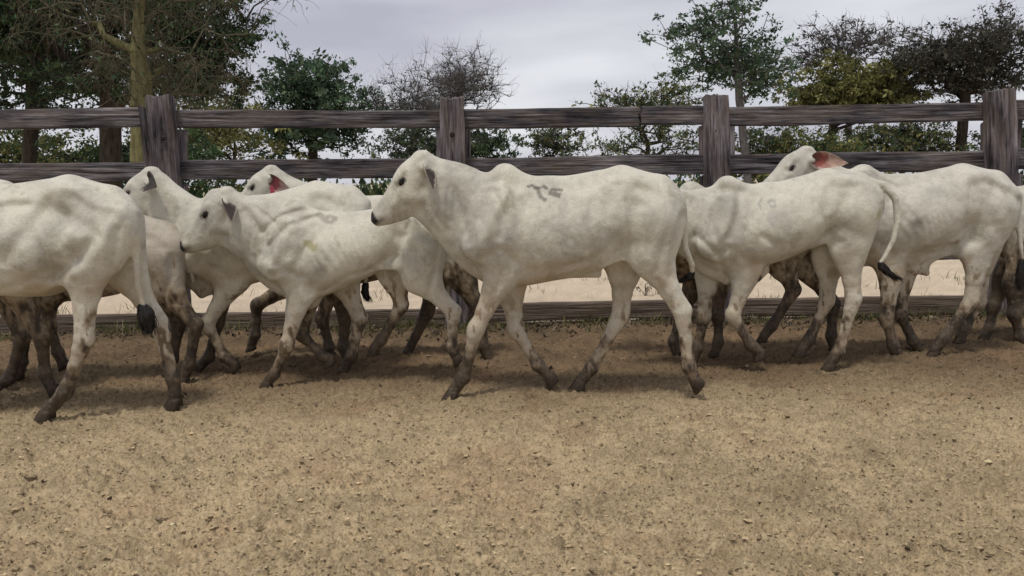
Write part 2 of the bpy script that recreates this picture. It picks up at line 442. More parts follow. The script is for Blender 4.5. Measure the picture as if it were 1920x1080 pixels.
    if c.get('ribs'):
        ph = (X - xr0) / (xr1 - xr0); slant = (Z - zc) * .35
        rib = (1 - 2 * np.abs(np.sin((X + slant * 1.3) / (.046 * S) * math.pi + 1.2 * np.sin(X * 23)))) * .0022 * c['ribs'] * sstep(0, .15, ph) * (1 - sstep(.8, 1.0, ph)) * np.exp(-((t - .05) / .5) ** 2)
        d = d + rib
    dx = np.maximum(np.maximum(xs[0] - X, X - xs[-1]), 0)
    d = np.where(dx > 0, np.maximum(d, 0) + dx, d)
    G.add(sl, d.astype(np.float32), .02)
    B = lambda x, y, dy=0.: U0(*T(x, y), dy * sc)
    R_ = lambda r: r * sc
    RL = lambda r: r * sc * (.88 if r < 34 else .96)
    # hump
    Rt = None
    hs = c.get('humps', 1.0)
    G.chain([(B(930, 346), R_(19 * hs)), (B(946, 334), R_(23.5 * hs)), (B(964, 346), R_(18 * hs))], .8, R_(15))
    G.chain([(B(958, 340), R_(14)), (B(1030, 352), R_(12)), (B(1165, 333), R_(13)), (B(1240, 350), R_(13)), (B(1272, 372), R_(12))], 1, R_(26))
    for s in (-1, 1):
        G.cap(B(930, 365, s * 40), B(902, 455, s * 46), R_(21), R_(34), .55, R_(30))      # shoulder blade
        G.cap(B(935, 380, s * 48), B(942, 440, s * 50), R_(13), R_(20), .6, R_(26))
        G.ell(B(1178, 344, s * 36), (R_(18), R_(9), R_(13)), R_(24))                   # hook bone
        G.ell(B(1264, 388, s * 22), (R_(15), R_(13), R_(17)), R_(20))                  # pin bone
        G.ell(B(1222, 420, s * 36), (R_(44), R_(27), R_(56)), R_(24))                   # rump muscle
        G.ell(B(1138, 368, s * (c.get('hollow', 96) + 4)), (R_(40), R_(22), R_(26)), R_(40), cut=True)          # hollow of the flank
        G.ell(B(1215, 366, s * c.get('hollow', 96)), (R_(40), R_(20), R_(20)), R_(40), cut=True)
        G.cap(B(1125, 489 - .8 * tk / ky, s * 34), B(1188, 466 - .5 * tk / ky, s * 40), R_(7), R_(13), .6, R_(14))     # flank fold
    # neck
    if has_head:
        nb1 = B(905, 422); nb0 = B(880, 405)
        J = poll + a * Lh * .40 - nn * Lh * .17
        K = poll + a * Lh * .14 - nn * Lh * .20
        md = (K + nb1) / 2 + np.array([0, 0, c.get('ndip', 0) * sc])
        G.limb([(K, Lh * .245), (md, R_(63)), (nb1, R_(82))], [.58, .54], R_(26), R_(16))
        G.cap(poll + a * Lh * .03 - nn * .08 * Lh, B(893, 366), Lh * .10, R_(20), .9, R_(34))   # crest of the neck
        # dewlap: thin keel of skin
        th = poll + a * Lh * .55 - nn * Lh * .39
        dl = c.get('dewlap') or None
        if dl: dn = [th] + [U0(*q_) for q_ in dl]
        else: dn = [th, B(832, 430), B(868, 462), B(892, 500), B(925, 525)]
        G.limb([(p_, R_(9 if 0 < i < len(dn) - 1 else 7)) for i, p_ in enumerate(dn)], .55, R_(26))
        for i in range(len(dn) - 1):
            G.cap(dn[i] * .62 + md * .38, dn[i + 1] * .62 + nb1 * .38, R_(26), R_(30), .35, R_(30))
    # head
    if has_head:
        C0 = poll; hh = 1.12 * Lh
        sl, g = G.sub(np.minimum(C0, C0 + a * Lh) - .5 * Lh, np.maximum(C0, C0 + a * Lh) + .5 * Lh)
        X, YY, Z = g; dx, dy, dz = X - C0[0], YY - C0[1], Z - C0[2]
        s_ = (dx * a[0] + dy * a[1] + dz * a[2]) / Lh; n_ = (dx * nn[0] + dy * nn[1] + dz * nn[2]) / Lh; l_ = (dx * bb[0] + dy * bb[1] + dz * bb[2]) / Lh
        hp = np.array(HEADP); sq = np.linspace(-.25, 1.2, 300)
        nf = smooth1(hp[:, 0], hp[:, 1], sq, .03); nb = smooth1(hp[:, 0], hp[:, 2], sq, .03); hwd = smooth1(hp[:, 0], hp[:, 3], sq, .03)
        NF = np.interp(s_, sq, nf); NB = np.interp(s_, sq, nb); HW = np.interp(s_, sq, hwd)
        tc_ = (NF + NB) / 2; hz = (NF - NB) / 2; t = (n_ - tc_) / hz
        pr = 1 + .05 * t - .36 * np.clip(-t - .1, 0, 1.2) ** 1.5 * 1.0 - .12 * np.clip(t, 0, 1.2) ** 3
        t = np.clip(t, -6, 6); pr = np.maximum(pr, .45)
        f = ((np.abs(l_) / (HW * pr)) ** 2.3 + np.abs(t) ** 2.3) ** (1 / 2.3)
        d = (f - 1) * np.minimum(HW, hz) * Lh
        e = np.maximum(np.maximum(-.12 - s_, s_ - 1.03), 0) * Lh
        d = np.where(e > 0, np.maximum(d, 0) + e, d)
        G.add(sl, d.astype(np.float32), .016)
        H = lambda s, n, l=0.: C0 + a * Lh * s + nn * Lh * n + bb * Lh * l
        for q_ in (-1, 1):
            G.cap(H(.27, .06, q_ * .155), H(.40, .045, q_ * .16), .045 * Lh, .035 * Lh, 1, .05 * Lh)     # brow
            G.cap(H(.44, -.20, q_ * .125), H(.34, -.30, q_ * .12), .075 * Lh, .085 * Lh, .6, .06 * Lh)   # cheek
            G.cap(H(.47, -.06, q_ * .15), H(.66, -.12, q_ * .12), .022 * Lh, .016 * Lh, 1, .05 * Lh)     # cheek bone
            G.ell(H(.375, -.01, q_ * .235), (.055 * Lh, .04 * Lh, .045 * Lh), .03 * Lh, cut=True)       # socket
            G.cap(H(.05, -.09, q_ * .15), H(.06, -.12, q_ * .20), .055 * Lh, .04 * Lh, 1, .05 * Lh)      # ear base
            G.cap(H(.955, .02, q_ * .085), H(.985, .035, q_ * .055), .022 * Lh, .014 * Lh, 1, .012 * Lh, cut=True)  # nostril
            G.cap(H(1.01, -.075, q_ * .07), H(.86, -.115, q_ * .12), .008 * Lh, .010 * Lh, 1, .012 * Lh, cut=True)   # mouth
            G.cap(H(.90, -.045, q_ * .085), H(.96, -.05, q_ * .08), .035 * Lh, .03 * Lh, 1, .04 * Lh)     # lips
        G.ell(H(-.02, .03), (.085 * Lh, .11 * Lh, .075 * Lh), .06 * Lh)                             # poll
    # tail
    if tailp:
        n = len(tailp); G.limb([(p_, (.0235 - .012 * i / (n - 1)) * S * 1.05) for i, p_ in enumerate(tailp)], 1, .012, .004)
    # legs
    for kind, side, P3, planted, toe in legs:
        r3, e3, k3, f3, c3 = P3
        lp = lambda p, q_, t: p + (q_ - p) * t
        if kind == 'h':
            G.limb([(r3, RL(50)), (lp(r3, e3, .6), RL(46)), (e3, RL(38))], .52, RL(26), RL(10))
            back = np.array([RL(9), 0, RL(6)])
            ex_ = [(lp(e3, k3, .62) + back * 1.0, k3 + back * 1.1, RL(6), RL(10.5), .75), (lp(k3, f3, .12) + back * np.array([.5, 0, 0]), lp(k3, f3, .9) + back * np.array([.55, 0, 0]), RL(8), RL(8), .7),
                   (f3 + back * .5, f3 + back * .5, RL(11), RL(11), .95)]
            G.limb([(e3, RL(39)), (lp(e3, k3, .3), RL(31)), (lp(e3, k3, .6), RL(22)), (lp(e3, k3, .85), RL(18.5)), (k3, RL(19)), (lp(k3, f3, .18), RL(15.5)), (lp(k3, f3, .5), RL(12)), (lp(k3, f3, .85), RL(12.5)), (f3, RL(15)), (lp(f3, c3, .6), RL(12)), (c3, RL(13.5))],
                   [.6, .62, .66, .72, .75, .8, .8, .85, .95, .95], RL(24), RL(7), ex_)
        else:
            G.limb([(r3, RL(38)), (e3, RL(31))], .55, RL(26), RL(10))
            fr = np.array([RL(5), 0, 0])
            ex_ = [(lp(e3, k3, .94) - fr * .5, lp(k3, f3, .10) - fr * .3, RL(17.5), RL(15.5), .95), (lp(k3, f3, .12) + fr, lp(k3, f3, .9) + fr, RL(7.5), RL(8), .7), (f3 + fr, f3 + fr, RL(11), RL(11), .95)]
            G.limb([(e3, RL(31)), (lp(e3, k3, .3), RL(25.5)), (lp(e3, k3, .65), RL(18.5)), (lp(e3, k3, .88), RL(16.5)), (k3, RL(17.5)), (lp(k3, f3, .18), RL(13.5)), (lp(k3, f3, .55), RL(11)), (lp(k3, f3, .86), RL(11.5)), (f3, RL(14.5)), (lp(f3, c3, .6), RL(12)), (c3, RL(13.5))],
                   [.62, .66, .72, .8, .85, .85, .85, .9, .95, .95], RL(22), RL(6), ex_)
    for ex in c.get('extra', []):
        G.cap(U0(*ex[0]), U0(*ex[1]), ex[2] * m, ex[3] * m, ex[4], R_(ex[5] if len(ex) > 5 else 18))
    P, Q = G.nets()
    # folds, muscle borders and wrinkles pushed into the skin
    lat_ = np.clip(np.abs(P[:, 1] - Y) / (.055 * S) - .2, 0, 1) * np.sign(P[:, 1] - Y)
    rf = np.random.default_rng(CALF_N[0] + 90); dsp = np.zeros(len(P))
    def fold(pw, w, amp):
        dm = np.full(len(P), 9.)
        for i in range(len(pw) - 1):
            p, q_ = pw[i][[0, 2]], pw[i + 1][[0, 2]]; b_ = q_ - p; l2 = max((b_ ** 2).sum(), 1e-9)
            t = np.clip(((P[:, 0] - p[0]) * b_[0] + (P[:, 2] - p[1]) * b_[1]) / l2, 0, 1)
            dm = np.minimum(dm, np.hypot(P[:, 0] - p[0] - t * b_[0], P[:, 2] - p[1] - t * b_[1]) + .3 * w * m * (np.abs(2 * t - 1) if len(pw) == 2 else 0))
        return amp * np.exp(-(dm / (w * m)) ** 2)
    for pl, w, amp in FOLDS: dsp += fold([B(*q_) + rf.normal(0, 3 * m, 3) for q_ in pl], w * S, amp * S * 1.9 * c.get('lean', 1.0))
    if has_head:
        for i in range(15):
            u0 = .15 + .8 * i / 15 + rf.normal(0, .02); pt = K * (1 - u0) + nb1 * u0
            p0_ = pt + np.array([rf.normal(.01, .015), 0, rf.uniform(.03, .10) * S]); p1_ = pt + np.array([rf.normal(.0, .02), 0, -rf.uniform(.04, .13) * S])
            dsp += fold([p0_, p1_], 4.5 * S, rf.uniform(.002, .005) * (-1) ** i * c.get('wrink', 1))
    for pl, w, amp in c.get('folds', []): dsp += fold([U0(*q_) for q_ in pl], w, amp)
    dsp += (fbm(P[:, 0] * 11, P[:, 1] * 11, P[:, 2] * 8, 3, 500 + CALF_N[0])) * .0055 * (P[:, 2] > .45)
    P[:, 1] += lat_ * dsp
    # ------ coat colour per vertex
    root = empty('calf', (U0(*T(1060, 430))[0], Y, 0), c['label'], 'calf', 'white calves trotting along the fence')
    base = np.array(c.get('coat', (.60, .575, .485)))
    sd = CALF_N[0] * 7 + 3; CALF_N[0] += 1
    x, y, z = P[:, 0], P[:, 1], P[:, 2]
    n1 = fbm(x * 6, y * 6, z * 6, 4, sd); n2 = fbm(x * 20, y * 20, z * 20, 3, sd + 5); n3 = fbm(x * 60, y * 60, z * 45, 2, sd + 9)
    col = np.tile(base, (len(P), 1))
    grey = np.array([.32, .30, .265])
    fx = sstep(U0(*T(1010, 400))[0], U0(*T(900, 400))[0], x)       # neck and shoulder greyer
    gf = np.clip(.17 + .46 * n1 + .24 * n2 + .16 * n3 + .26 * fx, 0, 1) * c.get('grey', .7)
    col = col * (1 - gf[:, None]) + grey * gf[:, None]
    tan = np.array([.50, .40, .27]); bz0 = U0(*T(1060, 523))[2]
    tf = (1 - sstep(bz0 - .02, bz0 + .16, z)) * np.clip(.35 + .5 * n1 + .3 * n2, 0, 1) * .8
    col = col * (1 - tf[:, None]) + tan * tf[:, None]
    # small dung and dirt stains
    st = sstep(.55, .95, fbm(x * 9 + 5, y * 9, z * 9, 4, sd + 31) + .3 * n3) * .28
    col = col * (1 - st[:, None]) + np.array([.22, .19, .10]) * st[:, None]
    # muddy legs, with shade painted in on rear calves and far sides
    mz = c.get('mud', (.34, .44)); top_ = np.where(y < Y, mz[0], mz[1]); tall = np.where(y < Y, *c.get('mud_shade_w', (.20, .22)))
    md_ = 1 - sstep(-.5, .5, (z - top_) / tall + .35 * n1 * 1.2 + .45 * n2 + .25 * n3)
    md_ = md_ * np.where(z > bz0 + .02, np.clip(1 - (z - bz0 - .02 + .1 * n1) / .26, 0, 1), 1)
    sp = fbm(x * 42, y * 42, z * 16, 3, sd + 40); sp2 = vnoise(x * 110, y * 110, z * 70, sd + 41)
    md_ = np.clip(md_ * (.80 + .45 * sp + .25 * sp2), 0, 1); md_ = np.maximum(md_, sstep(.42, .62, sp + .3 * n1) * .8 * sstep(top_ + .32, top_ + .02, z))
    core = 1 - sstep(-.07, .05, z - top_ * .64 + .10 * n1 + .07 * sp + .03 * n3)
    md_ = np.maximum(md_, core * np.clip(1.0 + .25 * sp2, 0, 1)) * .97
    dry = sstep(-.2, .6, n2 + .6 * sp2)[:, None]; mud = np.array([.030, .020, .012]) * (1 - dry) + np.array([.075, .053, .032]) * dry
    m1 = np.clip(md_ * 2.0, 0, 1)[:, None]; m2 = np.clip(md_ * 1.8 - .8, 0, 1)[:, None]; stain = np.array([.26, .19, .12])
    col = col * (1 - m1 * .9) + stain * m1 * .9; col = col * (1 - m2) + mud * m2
    def stroke(pts_px, w, colr, al=1., soft=1.0, yside=-1):
        nonlocal col
        pw = [U0(*q_) for q_ in pts_px]; dm = np.full(len(P), 9.)
        for i in range(len(pw) - 1):
            p, q_ = pw[i][[0, 2]], pw[i + 1][[0, 2]]; b_ = q_ - p; l2 = max((b_ ** 2).sum(), 1e-9)
            t = np.clip(((x - p[0]) * b_[0] + (z - p[1]) * b_[1]) / l2, 0, 1)
            dm = np.minimum(dm, np.hypot(x - p[0] - t * b_[0], z - p[1] - t * b_[1]))
        wj = w * m * (1 + .5 * n3)
        k = (1 - sstep(wj * (1 - .5 * soft), wj * (1 + .5 * soft), dm)) * al * ((y - Y) * yside > -.02)
        col = col * (1 - k[:, None]) + np.array(colr) * k[:, None]
    for st_ in c.get('strokes', []): stroke(*st_)
    if has_head:
        D = P - C0; s_ = D @ a / Lh; n_ = D @ nn / Lh; l_ = np.abs(D @ bb) / Lh
        hd = (s_ > -.2) & (s_ < 1.12) & (n_ > -.6) & (n_ < .35) & (l_ < .35)
        nose = hd * sstep(.915, .945, s_ + .25 * (n_ - .02) - .03 * n2 * .3) * sstep(-.10, -.075, n_ - (s_ - .95) * .2) * (l_ < .16)
        col = col * (1 - nose[:, None]) + np.array([.012, .011, .012]) * nose[:, None]
        lip = hd * (1 - sstep(.012, .028, np.abs(n_ + .085 + (1.0 - s_) * .27))) * sstep(.84, .93, s_)*.5
        col = col * (1 - lip[:, None]) + np.array([.035, .03, .028]) * lip[:, None]
        ring = hd * 1.0 - hd * sstep(.048, .064, np.hypot((s_ - .37) * .92, (n_ + .005) * 1.5) + .008 * n2)
        ring = ring * (l_ > .1); col = col * (1 - ring[:, None] * .85) + np.array([.03, .026, .024]) * ring[:, None] * .85
        fold = sstep(.1, .5, np.sin((s_ * 26 + n_ * 20) + 3 * n1)) * (np.abs(s_ - .45) < .04) * .0
    o = root.location
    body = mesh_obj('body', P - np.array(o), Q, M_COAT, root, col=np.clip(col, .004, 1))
    ro = np.array(o)
    for kind, side, P3, planted, toe in legs:
        f3, c3 = P3[3], P3[4]
        ang = 0.0 if planted else math.radians(toe if toe is not None else 50)
        hoof_mesh('hoof', c3 - ro, ang, S * .96, root, side)
    if has_head:
        for q_ in (-1, 1):
            # march in from the side to the skin
            es, en = .37, -.005
            l0 = .30
            while l0 > .05 and G.val(H(es, en, q_ * l0)) > 0: l0 -= .004
            r = .056 * Lh; c_e = H(es, en, q_ * (l0 - .008)) - ro
            V = []; Fc = []; nu, nv = 12, 16
            # ellipsoid, long axis along the face, flatter outward
            dl_ = (a * math.cos(.35) - nn * math.sin(.35) * -1 * -1)
            dl_ /= np.linalg.norm(dl_); dn_ = np.cross(bb, dl_)
            for i in range(nu + 1):
                th = math.pi * i / nu
                for j in range(nv):
                    ph = 2 * math.pi * j / nv; al = math.sin(th) * math.cos(ph)
                    V.append(dl_ * (r * 1.02 * al) + dn_ * (r * .62 * math.sin(th) * math.sin(ph) * (1 - .35 * al * al)) + bb * (r * .45 * math.cos(th)))
            for i in range(nu):
                for j in range(nv): Fc.append((i * nv + j, i * nv + (j + 1) % nv, (i + 1) * nv + (j + 1) % nv, (i + 1) * nv + j))
            e_ = mesh_obj('eye', V, Fc, M_EYE, root); e_.location = [float(v) for v in c_e]
        er = c.get('ear', {}); 
        for q_ in (-1, 1):
            dflt = dict(d=(.35, q_ * 1.0, -.30), o=(-.5, 0, -.6), L=.42, W=.17)
            if q_ < 0: dflt.update(er)
            elif 'ear2' in c: dflt.update(c['ear2'])
            ear_mesh(H(.055, -.115, q_ * .19) - ro, np.array(dflt['d'], float), np.array(dflt['o'], float), dflt['L'] * Lh, dflt['W'] * Lh, root, dflt.get('m', EARD), base * .92)
    if c.get('tuft') and tailp:
        tp = [tailp[-1]] + [U0(x_, y_, dy_) for x_, y_, dy_ in c['tuft']]
        tuft_mesh(np.array(tp) - ro, c.get('tuftr', .024) * S, root)
    for tg in c.get('tags', []):
        (x_, y_, dy_), mt, w_, h_, rot = tg
        p_ = U0(x_, y_, dy_) - ro; V = []; e_ = .004
        k_ = [(-.5, -.5), (.5, -.5), (.5, .2), (.18, .5), (-.18, .5), (-.5, .2)]
        for yy in (-.0015, .0015):
            for u, v in k_:
                X_, Z_ = u * w_, v * h_; V.append((X_ * math.cos(rot) - Z_ * math.sin(rot), yy, X_ * math.sin(rot) + Z_ * math.cos(rot)))
        Fc = [(0, 1, 2, 3, 4, 5), (11, 10, 9, 8, 7, 6)] + [(i, i + 6, (i + 1) % 6 + 6, (i + 1) % 6) for i in range(6)]
        g_ = mesh_obj('ear_tag', V, Fc, mt, root, smooth=False); g_.location = [float(v) for v in p_]
    print('calf', c['name2'], len(P), 'verts %.1fs' % (time.time() - t0))
    return root

def fore(side, *p, g=True, toe=None): return dict(k='f', s=side, p=list(p), g=g, toe=toe)
def hind(side, *p, g=True, toe=None): return dict(k='h', s=side, p=list(p), g=g, toe=toe)
NEAR, FAR = -1, 1
DK = (.07, .06, .05); BR = (.13, .115, .10)
CALVES = [
 dict(name2='main', folds=[([(850, 352), (872, 400), (880, 450)], 8, -.010), ([(1000, 500), (1060, 492), (1130, 470)], 9, -.010), ([(930, 360), (945, 400), (938, 440)], 8, -.010), ([(1145, 350), (1130, 400), (1140, 450)], 12, -.012), ([(1100, 345), (1092, 400)], 10, .007), ([(1235, 440), (1222, 500)], 8, -.010), ([(800, 350), (815, 400), (840, 430)], 7, -.008), ([(955, 470), (975, 500), (970, 530)], 7, -.010)], Y=3.87, S=1.0, hump=(943, 313), tail0=(1270, 365), head=((790, 298), (699, 411)), ndip=6, h=.0068, fat=1.0, ribs=.45,
      label='large white calf in the middle of the herd, in front, whole body in view', grey=.9, mud=(.30, .27), mud_shade_w=(.22, .22),
      legs=[fore(NEAR, (918, 440), (940, 515), (892, 622), (868, 712), (850, 738)),
            fore(FAR, (920, 450), (955, 535), (968, 620), (1008, 684), (1030, 704), g=False, toe=48),
            hind(NEAR, (1228, 412), (1222, 482), (1279, 585), (1291, 688), (1302, 711), g=False, toe=58),
            hind(FAR, (1200, 420), (1172, 490), (1163, 594), (1108, 694), (1088, 720))],
      tailpath=[(1262, 356, 0), (1277, 385, 0), (1283, 430, .01), (1286, 465, .02), (1300, 498, .03), (1301, 512, .04)],
      tuft=[(1296, 524, .05), (1284, 526, .06), (1272, 532, .06)], tuftr=.022,
      ear=dict(d=(.42, -.8, -.72), o=(.9, -.55, .25), L=.37, W=.125),
      extra=[((1085, 506), (1122, 516), 10, 5, .8, 16)],
      strokes=[([(990, 349), (998, 347), (1004, 352), (1010, 352), (1018, 349), (1025, 353)], 2.6, DK, .75, 1.2), ([(1006, 353), (1009, 361), (1012, 368), (1020, 373)], 3.4, DK, .7, 1.2),
               ([(1052, 356), (1032, 355), (1029, 363), (1038, 362), (1047, 363), (1046, 368), (1036, 366)], 2.8, DK, .7, 1.2)],
      tags=[((816, 343, -.115), M_TAGR, .010, .014, .3)]),
 dict(name2='front left rump', tuck=-28, folds=[([(15, 388), (80, 384)], 12, -.026), ([(112, 378), (98, 430), (55, 478)], 15, -.020), ([(118, 392), (160, 412), (205, 424)], 14, -.022), ([(140, 432), (118, 500)], 15, .016), ([(212, 440), (180, 480), (122, 516)], 12, -.024), ([(180, 358), (215, 368), (240, 382)], 7, -.012)], Y=3.62, hollow=82, S=1.07, hump=(-110, 325), tail0=(246, 388), head=((-262, 322), (-360, 440)), ky=1.02, fat=1.08, h=.0078,
      label='white calf cut off by the left picture edge, its rump and black tail tuft nearest', grey=1.0, mud=(.34, .32), mud_shade_w=(.24, .24), ribs=.5,
      legs=[fore(NEAR, (-140, 480), (-120, 560), (-150, 680), (-160, 760), (-170, 775)), fore(FAR, (-130, 480), (-110, 560), (-80, 660), (-70, 740), (-80, 760)),
            hind(NEAR, (205, 425), (160, 500), (158, 640), (122, 742), (90, 778)),
            hind(FAR, (205, 420), (232, 500), (296, 606), (325, 712), (330, 752))],
      tailpath=[(240, 376, 0), (257, 400, -.03), (262, 440, -.03), (260, 490, -.02), (262, 535, -.02), (272, 570, -.02)],
      tuft=[(278, 588, -.02), (280, 604, -.02), (284, 624, -.02)], tuftr=.034),
 dict(name2='left edge', Y=4.0, S=.92, hump=(-265, 335), tail0=(38, 372), head=((-390, 340), (-460, 430)), h=.0085,
      label='calf at the left edge showing mainly muddy shade-tinted hind legs under the nearest rump', mud=(.60, .6), mud_shade_w=(.36, .3), grey=1,
      legs=[fore(NEAR, (-280, 450), (-270, 530), (-290, 620), (-300, 700), (-305, 715)), fore(FAR, (-280, 450), (-260, 530), (-240, 620), (-230, 690), (-225, 700)),
            hind(NEAR, (15, 440), (10, 520), (78, 632), (84, 702), (96, 725), g=False, toe=55),
            hind(FAR, (0, 440), (-15, 520), (42, 620), (15, 692), (0, 700))],
      tailpath=[(35, 372, 0), (48, 400, 0), (52, 450, 0), (50, 500, 0)]),
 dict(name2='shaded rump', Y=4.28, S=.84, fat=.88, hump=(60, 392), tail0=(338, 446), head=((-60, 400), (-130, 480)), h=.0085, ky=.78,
      label='low shaded calf, only its rump and dark hind legs showing beside the black tail tuft', mud=(.52, .52), mud_shade_w=(.40, .40), grey=1.2, coat=(.46, .41, .34),  # shade on this calf is put into its darker coat colour
      legs=[fore(NEAR, (70, 470), (90, 540), (92, 610), (108, 660), (116, 676), g=False, toe=40), fore(FAR, (70, 470), (80, 540), (50, 610), (40, 670), (35, 690)),
            hind(NEAR, (305, 480), (310, 535), (366, 600), (353, 665), (345, 684)),
            hind(FAR, (300, 480), (290, 535), (335, 600), (322, 660), (318, 680))],
      tailpath=[(335, 444, 0), (352, 470, 0), (358, 500, 0), (362, 530, 0)]),
 dict(name2='second', Y=4.40, S=.86, hump=(405, 360), tail0=(683, 376), ky=.82, head=((283, 327), (197, 422)), ndip=-14, h=.0078,
      label='calf whose head with open dark ear shows just below the leaning fence post', mud=(.32, .66), mud_shade_w=(.26, .3),
      legs=[fore(NEAR, (395, 470), (436, 528), (388, 608), (420, 668), (440, 682), g=False, toe=28),
            fore(FAR, (395, 480), (425, 530), (408, 612), (392, 682), (376, 700)),
            hind(NEAR, (650, 450), (640, 515), (674, 595), (658, 665), (645, 688)),
            hind(FAR, (640, 450), (622, 515), (647, 592), (643, 650), (650, 666), g=False, toe=50)],
      tailpath=[(676, 372, 0), (692, 400, 0), (695, 450, 0), (690, 500, 0), (685, 530, 0)], tuft=[(684, 548, 0), (690, 565, 0)],
      dewlap=[(290, 432), (345, 470), (358, 520), (378, 552), (410, 535)],
      ear=dict(d=(.72, -.7, -.10), o=(.0, -1, .25), L=.30, W=.17)),
 dict(name2='small ribbed', tuck=36, ear2=dict(d=(1.0, .40, -.02), o=(0, -.6, .8), L=.36, W=.12), tags=[((473, 378, .075), M_TAGY, .040, .024, -.12)], folds=[([(500, 432), (540, 402), (590, 388)], 6, -.016), ([(516, 458), (556, 420), (604, 402)], 6, -.013), ([(612, 430), (580, 468), (560, 505)], 8, -.012), ([(468, 396), (505, 440), (528, 490)], 8, -.012), ([(486, 388), (528, 420)], 5, -.010), ([(540, 440), (525, 480), (520, 520)], 7, .010), ([(700, 500), (655, 515), (610, 545)], 6, -.010), ([(765, 440), (752, 480), (760, 520)], 8, -.010)], Y=4.14, S=.84, hump=(556, 381), tail0=(826, 432), ky=.80, head=((424, 364), (341, 463)), ndip=2, h=.0070, ribs=1.5, fat=.92, humps=.85,
      label='thin ribbed white calf with an olive shoulder stain, left of the middle calf', grey=.85, mud=(.30, .40), mud_shade_w=(.20, .20),
      legs=[fore(NEAR, (542, 480), (562, 552), (538, 652), (514, 708), (503, 722)),
            fore(FAR, (550, 480), (578, 552), (566, 628), (604, 668), (620, 672), g=False, toe=20),
            hind(NEAR, (792, 468), (790, 520), (850, 586), (846, 650), (855, 668), g=False, toe=50),
            hind(FAR, (765, 470), (742, 515), (752, 574), (714, 638), (702, 652), g=False, toe=12)],
      tailpath=[(818, 428, 0), (842, 450, 0), (862, 475, .02), (874, 492, .04)], tuft=[(884, 506, .04), (894, 516, .05)], tuftr=.018,
      ear=dict(d=(.50, -.8, -.62), o=(.9, -.58, .25), L=.37, W=.13),
      strokes=[([(600, 402), (612, 408), (622, 404), (634, 408), (628, 416), (616, 414)], 4, (.20, .17, .14), .5), ([(588, 455), (600, 458)], 8, (.28, .25, .07), .6),
               ([(765, 402), (772, 412), (766, 424)], 4, (.15, .13, .11), .55), ([(780, 408), (786, 418)], 3, (.15, .13, .11), .5)]),
 dict(name2='back left', Y=4.76, S=.80, hump=(640, 354), tail0=(894, 392), head=((508, 322), (432, 402)), h=.0085,
      label='calf at the back with a pink ear and red tag, only its head in view', mud=(.62, .56), mud_shade_w=(.35, .35),
      legs=[fore(NEAR, (620, 460), (622, 530), (604, 595), (617, 645), (616, 660)), fore(FAR, (590, 470), (552, 530), (482, 572), (478, 628), (472, 646), g=False, toe=15),
            hind(NEAR, (860, 450), (862, 510), (902, 592), (906, 650), (914, 668), g=False, toe=52),
            hind(FAR, (845, 450), (820, 510), (800, 588), (758, 672), (745, 688), g=False, toe=6)],
      tailpath=[(888, 388, 0), (902, 410, 0), (905, 450, 0), (895, 480, 0)], tuft=[(888, 500, 0), (886, 525, 0)],
      ear=dict(d=(.95, -.35, -.50), o=(-.25, -.9, -.35), L=.50, W=.15, m=EARP), yaw=8,
      tags=[((521, 355, -.115), M_TAGR, .026, .046, 0.1), ]),
 dict(name2='right', tuck=8, folds=[([(1380, 360), (1368, 400), (1352, 440)], 9, -.012), ([(1335, 375), (1322, 420), (1338, 470)], 8, -.012), ([(1412, 440), (1440, 455), (1430, 490)], 8, -.012), ([(1470, 480), (1520, 462), (1560, 452)], 7, -.010), ([(1540, 350), (1522, 400), (1540, 440)], 12, -.014), ([(1296, 440), (1330, 470), (1362, 520)], 6, -.012)], Y=4.40, S=.87, hump=(1360, 337), tail0=(1638, 352), ky=.80, head=((1224, 362), (1150, 452)), ndip=-8, h=.0072, ribs=.4, fat=1.04,
      label='white calf following the middle calf, its muzzle hidden, black tipped tail swung back', grey=.75, mud=(.26, .34), mud_shade_w=(.20, .20),
      legs=[fore(NEAR, (1378, 455), (1400, 512), (1374, 592), (1408, 648), (1424, 660), g=False, toe=25),
            fore(FAR, (1340, 455), (1328, 510), (1320, 592), (1306, 652), (1300, 672)),
            hind(NEAR, (1600, 405), (1592, 468), (1600, 560), (1572, 655), (1558, 676)),
            hind(FAR, (1580, 405), (1556, 480), (1550, 565), (1516, 638), (1502, 655), g=False, toe=5)],
      tailpath=[(1625, 340, -.02), (1648, 346, -.06), (1664, 372, -.09), (1667, 415, -.10), (1658, 450, -.10), (1643, 478, -.10), (1636, 488, -.10)],
      tuft=[(1640, 500, -.10), (1656, 512, -.10), (1674, 520, -.10)], tuftr=.028,
      dewlap=[(1276, 432), (1313, 442), (1326, 490), (1364, 526), (1390, 515)],
      extra=[((1436, 508), (1420, 524), 6, 6, .8)],
      strokes=[([(1418, 372), (1411, 381), (1412, 391)], 2, (.3, .28, .26), .6), ([(1428, 378), (1433, 374), (1439, 378), (1437, 386), (1430, 386), (1428, 378)], 1.8, (.3, .28, .26), .6),
               ([(1425, 400), (1424, 412), (1430, 418), (1436, 410), (1434, 398)], 3.5, (.42, .38, .36), .5), ([(1630, 395), (1628, 402)], 7, (.36, .34, .12), .5),
               ([(1421, 521), (1418, 530)], 8, (.02, .018, .016), .95), ([(1360, 395), (1372, 420), (1352, 440)], 12, (.42, .38, .34), .6)]),
 dict(name2='hidden right', Y=4.78, S=.80, hump=(1292, 345), tail0=(1538, 372), head=((1160, 372), (1085, 455)), h=.0085,
      label='mostly hidden calf, muddy shade-tinted legs under the belly of the calf behind the middle one', mud=(.60, .60), mud_shade_w=(.35, .35), grey=1.1,
      legs=[fore(NEAR, (1320, 460), (1345, 530), (1346, 600), (1346, 655), (1342, 672)), fore(FAR, (1310, 460), (1305, 530), (1276, 592), (1262, 640), (1266, 656), g=False, toe=50),
